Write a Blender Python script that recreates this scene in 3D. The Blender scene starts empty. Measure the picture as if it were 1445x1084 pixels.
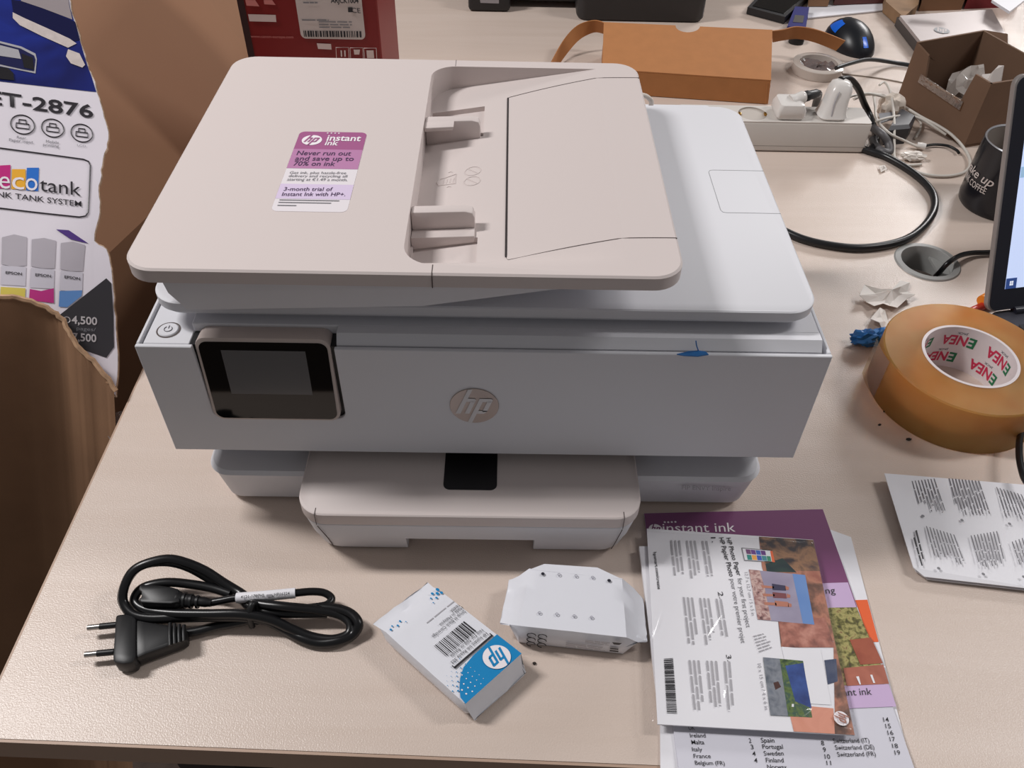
import bpy, bmesh, math, random
from mathutils import Vector, Matrix
random.seed(7)
SC = bpy.context.scene
COL = SC.collection

# ------------------------------------------------------------------ camera
cam_d = bpy.data.cameras.new('camera')
cam = bpy.data.objects.new('camera', cam_d); COL.objects.link(cam)
PITCH, YAW, ROLL, FPX = 0.77928, -0.01563, 0.02589, 1183.13
cam.location = (0.01185, -0.40762, 0.54518)
fw = Vector((-math.sin(YAW)*math.cos(PITCH), math.cos(YAW)*math.cos(PITCH), -math.sin(PITCH)))
rt = Vector((math.cos(YAW), math.sin(YAW), 0)); up = rt.cross(fw)
rt2 = math.cos(ROLL)*rt + math.sin(ROLL)*up; up2 = -math.sin(ROLL)*rt + math.cos(ROLL)*up
cam.rotation_euler = Matrix((rt2, up2, -fw)).transposed().to_euler()
cam_d.sensor_fit = 'HORIZONTAL'; cam_d.sensor_width = 36.0
cam_d.lens = 36.0*FPX/1445.0
cam_d.clip_start = 0.01; cam_d.clip_end = 50
SC.camera = cam

# ------------------------------------------------------------------ light
world = bpy.data.worlds.new('room_ambient'); SC.world = world
world.use_nodes = True
bg = world.node_tree.nodes['Background']
bg.inputs[0].default_value = (1.0, 0.97, 0.97, 1); bg.inputs[1].default_value = 0.20

def ceiling_light(loc, sx, sy, power, col):
    l = bpy.data.lights.new('ceiling_light', 'AREA'); l.shape = 'RECTANGLE'
    l.size = sx; l.size_y = sy; l.energy = power; l.color = col
    o = bpy.data.objects.new('ceiling_light', l); COL.objects.link(o); o.location = loc
    return o
WARM = (1.0, 0.975, 0.965)
ceiling_light((-1.55, 0.38, 2.0), 0.8, 0.22, 66, WARM)
ceiling_light((1.9, 0.38, 1.95), 0.8, 0.22, 27, WARM)
far = ceiling_light((2.6, 3.2, 1.75), 1.2, 0.6, 75, WARM)
far.rotation_euler = (math.radians(-45), 0, math.radians(-40))

SC.view_settings.view_transform = 'Standard'
SC.view_settings.look = 'None'
SC.view_settings.exposure = -0.2
SC.view_settings.gamma = 1.0
SC.view_settings.use_curve_mapping = False

# ------------------------------------------------------------------ materials
def lin(c):
    c = c/255.0
    return c/12.92 if c <= 0.04045 else ((c+0.055)/1.055)**2.4
def col3(c): return (lin(c[0]), lin(c[1]), lin(c[2]), 1)
MATS = {}
def mat(name, rgb, rough=0.5, var=0.0, vscale=40, bump=0.0, bscale=400, metal=0.0, alpha=1.0, trans=0.0, emit=0.0, coat=0.0, spec=0.5, ior=1.45, sheen=0.0, stretch=None):
    if name in MATS: return MATS[name]
    m = bpy.data.materials.new(name); m.use_nodes = True
    nt = m.node_tree; b = nt.nodes['Principled BSDF']
    c = col3(rgb)
    b.inputs['Base Color'].default_value = c
    b.inputs['Roughness'].default_value = rough
    b.inputs['Metallic'].default_value = metal
    b.inputs['Alpha'].default_value = alpha
    b.inputs['Transmission Weight'].default_value = trans
    b.inputs['Coat Weight'].default_value = coat
    b.inputs['Coat Roughness'].default_value = 0.08
    b.inputs['Specular IOR Level'].default_value = spec
    b.inputs['IOR'].default_value = ior
    if emit:
        b.inputs['Emission Color'].default_value = c; b.inputs['Emission Strength'].default_value = emit
    tc = None
    if var or bump:
        tc = nt.nodes.new('ShaderNodeTexCoord'); mp = nt.nodes.new('ShaderNodeMapping')
        nt.links.new(tc.outputs['Object'], mp.inputs[0])
        if stretch: mp.inputs['Scale'].default_value = stretch
    if var:
        n = nt.nodes.new('ShaderNodeTexNoise'); n.inputs['Scale'].default_value = vscale; n.inputs['Detail'].default_value = 5
        nt.links.new(mp.outputs[0], n.inputs['Vector'])
        r = nt.nodes.new('ShaderNodeValToRGB')
        r.color_ramp.elements[0].position = 0.3; r.color_ramp.elements[1].position = 0.7
        r.color_ramp.elements[0].color = tuple(v*(1-var) for v in c[:3])+(1,)
        r.color_ramp.elements[1].color = tuple(min(1, v*(1+var)) for v in c[:3])+(1,)
        nt.links.new(n.outputs['Fac'], r.inputs[0]); nt.links.new(r.outputs[0], b.inputs['Base Color'])
    if bump:
        n2 = nt.nodes.new('ShaderNodeTexNoise'); n2.inputs['Scale'].default_value = bscale; n2.inputs['Detail'].default_value = 3
        nt.links.new(mp.outputs[0], n2.inputs['Vector'])
        bp = nt.nodes.new('ShaderNodeBump'); bp.inputs['Strength'].default_value = bump; bp.inputs['Distance'].default_value = 0.001
        nt.links.new(n2.outputs['Fac'], bp.inputs['Height']); nt.links.new(bp.outputs[0], b.inputs['Normal'])
    MATS[name] = m
    return m

def wood_mat():
    m = bpy.data.materials.new('birch_laminate'); m.use_nodes = True
    nt = m.node_tree; b = nt.nodes['Principled BSDF']; L = nt.links.new
    tc = nt.nodes.new('ShaderNodeTexCoord'); mp = nt.nodes.new('ShaderNodeMapping')
    mp.inputs['Scale'].default_value = (1.2, 14, 1); L(tc.outputs['Object'], mp.inputs[0])
    n = nt.nodes.new('ShaderNodeTexNoise'); n.inputs['Scale'].default_value = 3.0; n.inputs['Detail'].default_value = 6; n.inputs['Distortion'].default_value = 0.6
    L(mp.outputs[0], n.inputs['Vector'])
    r = nt.nodes.new('ShaderNodeValToRGB')
    r.color_ramp.elements[0].position = 0.32; r.color_ramp.elements[1].position = 0.7
    r.color_ramp.elements[0].color = col3((203, 186, 174)); r.color_ramp.elements[1].color = col3((209, 193, 182))
    L(n.outputs['Fac'], r.inputs[0]); L(r.outputs[0], b.inputs['Base Color'])
    n2 = nt.nodes.new('ShaderNodeTexNoise'); n2.inputs['Scale'].default_value = 900; n2.inputs['Detail'].default_value = 2
    L(tc.outputs['Object'], n2.inputs['Vector'])
    bp = nt.nodes.new('ShaderNodeBump'); bp.inputs['Strength'].default_value = 0.40; bp.inputs['Distance'].default_value = 0.0006
    L(n2.outputs['Fac'], bp.inputs['Height']); L(bp.outputs[0], b.inputs['Normal'])
    b.inputs['Roughness'].default_value = 0.34; b.inputs['Specular IOR Level'].default_value = 0.5
    return m
def film_mat(name, tint=(255, 255, 255), refl=0.10, bump=0.25, scale=24, body=0.03):
    m = bpy.data.materials.new(name); m.use_nodes = True
    nt = m.node_tree; L = nt.links.new
    for nd in list(nt.nodes):
        if nd.type == 'BSDF_PRINCIPLED': nt.nodes.remove(nd)
    out = [n for n in nt.nodes if n.type == 'OUTPUT_MATERIAL'][0]
    tr = nt.nodes.new('ShaderNodeBsdfTransparent'); tr.inputs[0].default_value = col3(tint)
    gl = nt.nodes.new('ShaderNodeBsdfGlossy'); gl.inputs['Roughness'].default_value = 0.16
    df = nt.nodes.new('ShaderNodeBsdfDiffuse'); df.inputs[0].default_value = col3((225, 225, 230))
    fr = nt.nodes.new('ShaderNodeFresnel'); fr.inputs[0].default_value = 1.45
    tc = nt.nodes.new('ShaderNodeTexCoord'); n = nt.nodes.new('ShaderNodeTexNoise'); n.inputs['Scale'].default_value = scale; n.inputs['Detail'].default_value = 3
    L(tc.outputs['Object'], n.inputs['Vector'])
    bp = nt.nodes.new('ShaderNodeBump'); bp.inputs['Strength'].default_value = bump; bp.inputs['Distance'].default_value = 0.004
    L(n.outputs['Fac'], bp.inputs['Height']); L(bp.outputs[0], gl.inputs['Normal']); L(bp.outputs[0], fr.inputs['Normal'])
    ad = nt.nodes.new('ShaderNodeMath'); ad.operation = 'MULTIPLY_ADD'; ad.inputs[1].default_value = 0.9; ad.inputs[2].default_value = refl*0.3
    gm = nt.nodes.new('ShaderNodeNewGeometry'); iv = nt.nodes.new('ShaderNodeMath'); iv.operation = 'SUBTRACT'; iv.inputs[0].default_value = 1.0; L(gm.outputs['Backfacing'], iv.inputs[1])
    mu = nt.nodes.new('ShaderNodeMath'); mu.operation = 'MULTIPLY'; L(fr.outputs[0], mu.inputs[0]); L(iv.outputs[0], mu.inputs[1]); L(mu.outputs[0], ad.inputs[0])
    m0 = nt.nodes.new('ShaderNodeMixShader'); m0.inputs[0].default_value = body
    L(tr.outputs[0], m0.inputs[1]); L(df.outputs[0], m0.inputs[2])
    mx = nt.nodes.new('ShaderNodeMixShader'); L(ad.outputs[0], mx.inputs[0]); L(m0.outputs[0], mx.inputs[1]); L(gl.outputs[0], mx.inputs[2])
    L(mx.outputs[0], out.inputs[0])
    return m
def photo_mat(name, cols, scale=30, detail=6, dist=1.2, rough=0.35, stretch=(1, 1, 1)):
    m = bpy.data.materials.new(name); m.use_nodes = True
    nt = m.node_tree; b = nt.nodes['Principled BSDF']; L = nt.links.new
    tc = nt.nodes.new('ShaderNodeTexCoord'); mp = nt.nodes.new('ShaderNodeMapping'); mp.inputs['Scale'].default_value = stretch
    n = nt.nodes.new('ShaderNodeTexNoise'); n.inputs['Scale'].default_value = scale; n.inputs['Detail'].default_value = detail; n.inputs['Distortion'].default_value = dist
    L(tc.outputs['Object'], mp.inputs[0]); L(mp.outputs[0], n.inputs['Vector'])
    r = nt.nodes.new('ShaderNodeValToRGB'); e = r.color_ramp.elements
    k = len(cols)
    e[0].position = 0.28; e[0].color = col3(cols[0]); e[1].position = 0.72; e[1].color = col3(cols[-1])
    for i in range(1, k-1):
        x = e.new(0.28+0.44*i/(k-1)); x.color = col3(cols[i])
    L(n.outputs['Fac'], r.inputs[0]); L(r.outputs[0], b.inputs['Base Color']); b.inputs['Roughness'].default_value = rough
    return m

WOOD = wood_mat()
BEIGE = mat('warm_beige_plastic', (206, 195, 192), 0.55, bump=0.10, bscale=2600)
WHITE = mat('white_plastic', (216, 216, 221), 0.58, bump=0.08, bscale=2600)
SEAM = mat('seam_shadow_gap', (92, 82, 80), 0.8)
BLACK = mat('black_plastic', (20, 20, 22), 0.42, var=0.05)
BLACKGLOSS = mat('black_rubber_cord', (17, 17, 19), 0.30, var=0.05)
GLASS = mat('black_glass', (8, 8, 9), 0.05, var=0.02, spec=0.6)
LCD = mat('grey_lcd', (96, 96, 98), 0.25, var=0.01, coat=0.4)
INK = mat('black_ink', (38, 37, 42), 0.5)
GREYINK = mat('grey_ink', (120, 119, 124), 0.5)
LIGHTINK = mat('pale_grey_ink', (165, 163, 168), 0.5)
PAPER = mat('white_paper', (226, 225, 230), 0.55, var=0.01)
CARD = mat('brown_cardboard', (136, 102, 76), 0.85, var=0.06, vscale=25, bump=0.1, bscale=900)
CARDDARK = mat('brown_cardboard_dark', (128, 92, 66), 0.85, var=0.06, vscale=25, bump=0.1, bscale=900)
ORANGECARD = mat('orange_kraft_card', (172, 115, 68), 0.75, var=0.04, vscale=60, bump=0.06, bscale=1200)
METAL = mat('nickel_metal', (170, 168, 165), 0.3, metal=1.0, var=0.02)
BRASS = mat('brass_contact', (200, 150, 70), 0.3, metal=1.0, var=0.02)
WHITECABLE = mat('white_cable', (200, 194, 186), 0.45, var=0.02)
GLOSSWHITE = mat('glossy_white_plastic', (222, 218, 214), 0.22, var=0.01)

# ------------------------------------------------------------------ helpers
def V(p): return Vector(p)
def finish(me, smooth=35):
    if smooth:
        me.polygons.foreach_set('use_smooth', [True]*len(me.polygons))
        me.set_sharp_from_angle(angle=math.radians(smooth))
    me.update(); return me
def bm_mesh(bm, smooth=35):
    bmesh.ops.recalc_face_normals(bm, faces=bm.faces)
    me = bpy.data.meshes.new('m'); bm.to_mesh(me); bm.free(); return finish(me, smooth)
def raw(verts, faces, smooth=35, recalc=True):
    bm = bmesh.new(); vs = [bm.verts.new(v) for v in verts]
    for f in faces:
        try: bm.faces.new([vs[i] for i in f])
        except ValueError: pass
    if recalc: bmesh.ops.recalc_face_normals(bm, faces=bm.faces)
    me = bpy.data.meshes.new('m'); bm.to_mesh(me); bm.free(); return finish(me, smooth)
def AX(axis):
    return {'z': lambda u, v, w: (u, v, w), 'y': lambda u, v, w: (u, w, v), 'x': lambda u, v, w: (w, u, v)}[axis]
def prism(outline, a, b, axis='z', holes=(), bevel=0.0, seg=2, smooth=35, fn=None):
    f = fn or AX(axis); bm = bmesh.new()
    if not holes:
        lo = [bm.verts.new(f(u, v, a)) for u, v in outline]; hi = [bm.verts.new(f(u, v, b)) for u, v in outline]
        bm.faces.new(lo); bm.faces.new(hi); n = len(lo)
        for i in range(n): bm.faces.new((lo[i], lo[(i+1) % n], hi[(i+1) % n], hi[i]))
        bmesh.ops.recalc_face_normals(bm, faces=bm.faces)
        if bevel:
            es = [e for e in bm.edges if len(e.link_faces) == 2 and e.calc_face_angle(0) > math.radians(40)]
            bmesh.ops.bevel(bm, geom=es, offset=bevel, segments=seg, profile=0.5, affect='EDGES', clamp_overlap=True)
    else:
        loops = [outline]+list(holes)
        for w in (a, b):
            es = []
            for lp in loops:
                vs = [bm.verts.new(f(u, v, w)) for u, v in lp]
                es += [bm.edges.new((vs[i], vs[(i+1) % len(vs)])) for i in range(len(vs))]
            bmesh.ops.triangle_fill(bm, use_beauty=True, edges=es)
        bm.verts.ensure_lookup_table(); tot = sum(len(l) for l in loops); o = 0
        for lp in loops:
            n = len(lp)
            for i in range(n):
                i0, i1 = o+i, o+(i+1) % n
                bm.faces.new((bm.verts[i0], bm.verts[i1], bm.verts[tot+i1], bm.verts[tot+i0]))
            o += n
    return bm_mesh(bm, smooth)
def box(x0, x1, y0, y1, z0, z1, bevel=0.0, seg=2):
    return prism([(x0, y0), (x1, y0), (x1, y1), (x0, y1)], z0, z1, bevel=bevel, seg=seg)
def rrect(x0, x1, y0, y1, r, n=6):
    rs = r if isinstance(r, (list, tuple)) else (r,)*4
    out = []
    for (cx, cy, a0, rr) in ((x1-rs[0], y1-rs[0], 0, rs[0]), (x0+rs[1], y1-rs[1], 90, rs[1]), (x0+rs[2], y0+rs[2], 180, rs[2]), (x1-rs[3], y0+rs[3], 270, rs[3])):
        for i in range(n+1):
            a = math.radians(a0+90*i/n); out.append((cx+rr*math.cos(a), cy+rr*math.sin(a)))
    return out
def circle(cx, cy, r, n=32): return [(cx+r*math.cos(2*math.pi*i/n), cy+r*math.sin(2*math.pi*i/n)) for i in range(n)]
def loft(rings, cap=True, smooth=35):
    n = len(rings[0]); verts = [v for r in rings for v in r]; faces = []
    for k in range(len(rings)-1):
        for i in range(n):
            faces.append((k*n+i, k*n+(i+1) % n, (k+1)*n+(i+1) % n, (k+1)*n+i))
    if cap:
        faces.append(tuple(range(n))[::-1]); faces.append(tuple((len(rings)-1)*n+i for i in range(n)))
    return raw(verts, faces, smooth)
def loft_rr(x0, x1, y0, y1, r, prof, n=8, smooth=35):
    return loft([[(u, v, z) for u, v in rrect(x0+i, x1-i, y0+i, y1-i, max(r-i*0.5, 0.0008), n)] for z, i in prof], smooth=smooth)
def lathe(prof, c=(0, 0, 0), n=40, smooth=35, closed=False):
    verts = []; faces = []; m = len(prof)
    for i in range(n):
        a = 2*math.pi*i/n
        for r, z in prof: verts.append((c[0]+r*math.cos(a), c[1]+r*math.sin(a), c[2]+z))
    for i in range(n):
        j = (i+1) % n
        for k in range(m if closed else m-1):
            k2 = (k+1) % m
            faces.append((i*m+k, j*m+k, j*m+k2, i*m+k2))
    return raw(verts, faces, smooth)
def spline(pts, sub=8, closed=False):
    P = [V(p) for p in pts]; n = len(P); out = []
    rng = range(n if closed else n-1)
    for i in rng:
        if closed: p0, p1, p2, p3 = P[(i-1) % n], P[i], P[(i+1) % n], P[(i+2) % n]
        else: p0, p1, p2, p3 = P[max(i-1, 0)], P[i], P[i+1], P[min(i+2, n-1)]
        for s in range(sub):
            t = s/sub
            out.append(0.5*((2*p1)+(p2-p0)*t+(2*p0-5*p1+4*p2-p3)*t*t+(3*p1-p0-3*p2+p3)*t**3))
    if not closed: out.append(P[-1])
    return out
def tube(pts, r, n=10, sub=8, closed=False, flat=1.0, radii=None, smooth_path=True):
    P = spline(pts, sub, closed) if smooth_path else [V(p) for p in pts]
    m = len(P); rings = []; prev = None
    for i in range(m):
        a = P[(i-1) % m] if (closed or i > 0) else P[i]; b = P[(i+1) % m] if (closed or i < m-1) else P[i]
        t = (b-a).normalized() if (b-a).length > 1e-9 else Vector((1, 0, 0))
        if prev is None:
            ref = Vector((0, 0, 1)) if abs(t.z) < 0.9 else Vector((1, 0, 0))
            nrm = (ref-t*ref.dot(t)).normalized()
        else:
            nrm = (prev-t*prev.dot(t)); nrm = nrm.normalized() if nrm.length > 1e-9 else prev
        prev = nrm; bn = t.cross(nrm)
        rr = r if radii is None else radii[min(int(i/max(m-1, 1)*(len(radii)-1)+0.5), len(radii)-1)]
        rings.append([P[i]+nrm*rr*math.sin(2*math.pi*k/n)+bn*rr*flat*math.cos(2*math.pi*k/n) for k in range(n)])
    verts = [v for rg in rings for v in rg]; faces = []
    for i in range(m if closed else m-1):
        j = (i+1) % m
        for k in range(n): faces.append((i*n+k, i*n+(k+1) % n, j*n+(k+1) % n, j*n+k))
    if not closed: faces += [tuple(range(n))[::-1], tuple((m-1)*n+k for k in range(n))]
    return raw(verts, faces, 50)
def join_meshes(ms, smooth=35):
    bm = bmesh.new()
    for m in ms: bm.from_mesh(m); bpy.data.meshes.remove(m)
    me = bpy.data.meshes.new('m'); bm.to_mesh(me); bm.free(); return finish(me, smooth)
def xform(me, M): me.transform(M); return me
def frame(o, ex, ey, ez=None):
    ex = V(ex).normalized(); ey = V(ey); ey = (ey-ex*ey.dot(ex)).normalized(); ez = ex.cross(ey)
    return Matrix(((ex.x, ey.x, ez.x, o[0]), (ex.y, ey.y, ez.y, o[1]), (ex.z, ey.z, ez.z, o[2]), (0, 0, 0, 1)))
def obj(name, me, m, parent=None, label=None):
    me.materials.clear(); me.materials.append(m); me.name = name
    o = bpy.data.objects.new(name, me); COL.objects.link(o)
    if parent is not None:
        o.parent = parent
        if parent.type == 'EMPTY': o.matrix_parent_inverse = Matrix.Translation(parent.location).inverted()
    if label: o['label'] = label
    return o
def tag(o, label, cat, group=None):
    o['label'] = label; o['category'] = cat
    if group: o['group'] = group
    return o
def thing(name, loc, label, cat, group=None):
    o = bpy.data.objects.new(name, None); COL.objects.link(o); o.location = loc; o.empty_display_size = 0.02
    return tag(o, label, cat, group)
def struct(name, me, m):
    o = obj(name, me, m); o['kind'] = 'structure'; return o
_tc = {}
def text_mesh(s, bold=0.0, shear=0.0):
    cu = bpy.data.curves.new('t', 'FONT'); cu.body = s; cu.size = 1.0; cu.offset = bold; cu.shear = shear; cu.resolution_u = 3
    ob = bpy.data.objects.new('t', cu); COL.objects.link(ob)
    me = bpy.data.meshes.new_from_object(ob); bpy.data.objects.remove(ob); bpy.data.curves.remove(cu)
    return me
def text(name, s, O, E, U, m, parent, lift=0.0002, bold=0.0, shear=0.0, cap=0.70, fn=None):
    """lettering: baseline from O to E, cap height from O to U"""
    me = text_mesh(s, bold, shear); O = V(O); E = V(E); U = V(U)
    xs = [v.co.x for v in me.vertices]; x0, x1 = min(xs), max(xs)
    ex = E-O; ey = U-O; n = ex.cross(ey); n = n.normalized() if n.length > 0 else Vector((0, 0, 1))
    for v in me.vertices:
        u = (v.co.x-x0)/(x1-x0); w = v.co.y/cap
        v.co = fn(u, w) if fn else O+ex*u+ey*w+n*lift
    me.update(); return obj(name, me, m, parent)
def polymesh(polys, lift=0.0, n=None):
    verts = []; faces = []
    for p in polys:
        b = len(verts); verts += [V(q)+(n*lift if n else Vector((0, 0, lift))) for q in p]; faces.append(tuple(range(b, b+len(p))))
    return raw(verts, faces, 0, recalc=False)
def quad(o, ex, ey, u0, u1, v0, v1): return [o+ex*u0+ey*v0, o+ex*u1+ey*v0, o+ex*u1+ey*v1, o+ex*u0+ey*v1]
class Sheet:
    """a flat printed face: bilinear in its four corners (u along a->b, v along a->d)"""
    def __init__(s, a, b, c, d): s.a, s.b, s.c, s.d = V(a), V(b), V(c), V(d); s.n = (s.b-s.a).cross(s.d-s.a).normalized(); s.n = -s.n if s.n.z < -0.5 else s.n
    def at(s, u, v, h=0.0): return (s.a*(1-u)+s.b*u)*(1-v)+(s.d*(1-u)+s.c*u)*v+s.n*h
    def poly(s, uv, h=0.0002): return [s.at(u, v, h) for u, v in uv]
    def rect(s, u0, u1, v0, v1, h=0.0002): return s.poly([(u0, v0), (u1, v0), (u1, v1), (u0, v1)], h)
    def lines(s, u0, v0, du, dv, n, wmin, wmax, th, dirv=True, h=0.0003, gap=0.0):
        """greeked small print: n short bars; dirv: the lines run along v"""
        out = []
        for k in range(n):
            L = random.uniform(wmin, wmax)
            uu, vv = u0+du*k, v0+dv*k
            x = 0.0
            while x < L:
                w = min(random.uniform(0.2, 0.5)*wmax, L-x)
                out.append(s.rect(uu, uu+th, vv+x, vv+x+w, h) if dirv else s.rect(uu+x, uu+x+w, vv, vv+th, h))
                x += w+wmax*0.035
        return out
    def text(s, name, t, u0, v0, u1, v1, cu, cv, m, parent, **k):
        return text(name, t, s.at(u0, v0), s.at(u1, v1), s.at(u0+cu, v0+cv), m, parent, **k)
def slab(pts, th, bevel=0.0):
    """a thin plate: polygon pts (upper face) thickened downward along its normal"""
    P = [V(p) for p in pts]; n = Vector((0, 0, 0))
    for i in range(len(P)): n += (P[i]-P[0]).cross(P[(i+1) % len(P)]-P[0])
    n.normalize(); m = len(P)
    if n.z < 0: n = -n
    verts = P+[p-n*th for p in P]
    faces = [tuple(range(m)), tuple(range(2*m-1, m-1, -1))]+[(i, (i+1) % m, m+(i+1) % m, m+i) for i in range(m)]
    return raw(verts, faces, 0)
HP_STROKES = [
    [(-0.50, 1.02), (-0.30, 1.02), (-0.30, -0.42), (-0.50, -0.42)],
    [(-0.30, 0.46), (-0.02, 0.46), (0.06, 0.38), (0.06, 0.28), (-0.30, 0.28)],
    [(-0.13, 0.30), (0.06, 0.30), (0.06, -0.42), (-0.13, -0.42)],
    [(0.18, 0.46), (0.37, 0.46), (0.37, -1.02), (0.18, -1.02)],
    [(0.37, 0.46), (0.66, 0.46), (0.74, 0.38), (0.74, 0.28), (0.37, 0.28)],
    [(0.55, 0.30), (0.74, 0.30), (0.74, -0.30), (0.55, -0.30)],
    [(0.37, -0.24), (0.74, -0.24), (0.74, -0.32), (0.64, -0.42), (0.37, -0.42)]]
def hp_logo(parent, c, ex, ey, m_disc, m_let, lift=0.0003, disc=True):
    c, ex, ey = V(c), V(ex), V(ey); n = ex.cross(ey).normalized()
    if disc:
        d = obj('emblem_disc', polymesh([[c+ex*math.cos(a)+ey*math.sin(a) for a in [2*math.pi*i/40 for i in range(40)]]], lift, n), m_disc, parent)
    ps = []
    for st in HP_STROKES:
        q = []
        for x, y in st:
            x2 = x-0.12+0.36*y; rr = math.hypot(x2, y)
            if rr > 1: x2, y = x2/rr, y/rr
            q.append(c+ex*x2+ey*y)
        ps.append(q)
    return obj('emblem_letters', polymesh(ps, lift*2, n), m_let, d if (disc and parent.type == 'EMPTY') else parent)

# ------------------------------------------------------------------ setting
struct('floor', box(-4, 4, -3, 5, -0.78, -0.74), mat('grey_carpet_floor', (70, 58, 52), 0.9, var=0.15, vscale=60, bump=0.3, bscale=300))
struct('wall_back', box(-4, 4, 5.0, 5.1, -0.74, 2.1), mat('painted_wall', (196, 190, 184), 0.8, var=0.02, vscale=4))
# ------------------------------------------------------------------ desk
desk = thing('desk', (0.4, 0.8, -0.74), 'pale birch laminate desk carrying the printer and all the clutter', 'desk')
GX, GY = 0.4775, 0.3450
desk_outline = [(-0.3235, -0.1855), (0.1463, -0.1996), (1.35, -0.236), (1.35, 1.75), (-0.3160, 1.75)]
obj('desktop', prism(desk_outline, -0.024, 0.0, holes=[circle(GX, GY, 0.0300, 40)]), WOOD, desk)
edge_pts = [(-0.3235, -0.1855), (0.1463, -0.1996), (1.35, -0.236), (1.35, -0.238), (0.1463, -0.2016), (-0.3255, -0.1875)]
obj('edge_band', prism(edge_pts, -0.0245, -0.0006), mat('beige_edge_band', (176, 150, 132), 0.5, var=0.03), desk)
obj('side_edge_band', prism([(-0.3255, -0.1875), (-0.3235, -0.1855), (-0.3160, 1.75), (-0.3180, 1.75)], -0.0245, -0.0006), mat('beige_edge_band', (176, 150, 132)), desk)
LEG = mat('dark_grey_steel', (52, 48, 48), 0.5, var=0.05)
for lx, ly in ((-0.24, -0.10), (1.25, -0.13), (-0.24, 1.65), (1.25, 1.65)):
    obj('leg', box(lx-0.025, lx+0.025, ly-0.025, ly+0.025, -0.74, -0.024, 0.003), LEG, desk)
obj('apron', box(-0.24, 1.25, -0.08, -0.06, -0.10, -0.024), LEG, desk)
GREYPL = mat('grey_grommet_plastic', (150, 150, 148), 0.45, var=0.03)
gro = obj('cable_grommet', lathe([(0.0275, -0.030), (0.0275, 0.0008), (0.0282, 0.0018), (0.0338, 0.0015), (0.0352, 0.0), (0.0298, -0.0005), (0.0298, -0.030)], (GX, GY, 0), 48, closed=True), GREYPL, desk, 'round grey plastic cable outlet ring')
obj('grommet_insert', prism([(GX+0.0270*math.cos(math.radians(a)), GY+0.0270*math.sin(math.radians(a))) for a in range(-60, 61, 8)], -0.012, -0.009), GREYPL, gro)

# ------------------------------------------------------------------ printer
pr = thing('printer', (0, 0.15, 0), 'white and beige all-in-one inkjet printer with document feeder on the desk', 'printer')
XB = 0.215
obj('base', loft_rr(-XB, XB, 0.0, 0.33, 0.018, [(0.002, 0.010), (0.006, 0.006), (0.036, 0.0015), (0.0395, 0.0), (0.0425, 0.0025)]), WHITE, pr)
body_o = [(-0.213, 0.040), (-0.147, 0.040), (-0.147, 0.105), (0.127, 0.105), (0.127, 0.040), (0.213, 0.040), (0.213, 0.168), (-0.213, 0.168)]
obj('body', prism(body_o, 0.024, 0.325, 'y'), WHITE, pr)
obj('output_cavity', box(-0.146, 0.126, 0.27, 0.29, 0.04, 0.105), BLACK, pr)
# front fascia with a notch for the screen
SX0, SX1, SZ0, SZ1 = -0.1915, -0.1022, 0.1060, 0.1775
nx0, nx1, nz = SX0-0.0012, SX1+0.0028, SZ0-0.001
fas = [(-0.23, 0.069), (0.23, 0.069), (0.23, 0.172), (nx1, 0.172)]
fas += [(nx1-0.006+0.006*math.cos(math.radians(a)), nz+0.006+0.006*math.sin(math.radians(a))) for a in range(0, -91, -15)]
fas += [(nx0+0.006+0.006*math.cos(math.radians(a)), nz+0.006+0.006*math.sin(math.radians(a))) for a in range(-90, -181, -15)]
fas += [(nx0, 0.172), (-0.23, 0.172)]
obj('front_panel', prism(fas, 0.0, 0.0032, 'y', bevel=0.0005, seg=1), WHITE, pr)
obj('screen_well', box(nx0-0.002, nx1+0.0005, 0.0034, 0.0165, nz-0.002, 0.1715), BLACK, pr)
for s in (-1, 1):
    xa, xb = sorted((s*0.2275, s*0.2300))
    obj('side_panel', prism([(0.0034, 0.069), (0.330, 0.069), (0.330, 0.1722), (0.0034, 0.1722)], xa, xb, 'x', bevel=0.0006, seg=1), WHITE, pr)
DZ = 0.178
deck = obj('top_deck', box(nx0-0.003, 0.2240, 0.0170, 0.325, 0.120, DZ, 0.0006, 1), WHITE, pr)
obj('button_deck', box(-0.2262, nx0-0.003, 0.0046, 0.325, 0.120, 0.1708, 0.0005, 1), WHITE, deck)
dprof = [(0.0046, 0.120), (0.0046, 0.1716), (0.0098, DZ), (0.0172, DZ), (0.0172, 0.120)]
for a_, b_ in ((nx1+0.001, 0.2240),):
    obj('deck_bevel', prism(dprof, a_, b_, 'x'), WHITE, deck)
obj('scanner_bed', box(-0.205, 0.205, 0.031, 0.30, DZ, 0.1845), WHITE, pr)
bt = (-0.2131,0.0179,0.1708)
btn = obj('power_button', lathe([(0.0, 0.0010), (0.0062, 0.0010), (0.0068, 0.0004), (0.0068, -0.001)], (bt[0], bt[1], 0.1708), 32), WHITE, pr)
obj('button_groove', lathe([(0.0070, 0.0002), (0.0080, 0.0002)], (bt[0], bt[1], 0.1708), 32), SEAM, btn)
obj('power_symbol', join_meshes([tube([(bt[0]+0.0026*math.sin(math.radians(a)), bt[1]+0.0026*math.cos(math.radians(a)), 0.1720) for a in range(38, 325, 22)], 0.00028, 6, 2), tube([(bt[0], bt[1]+0.0006, 0.1720), (bt[0], bt[1]+0.0034, 0.1720)], 0.00028, 6, 1)]), GREYINK, btn)
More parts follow.
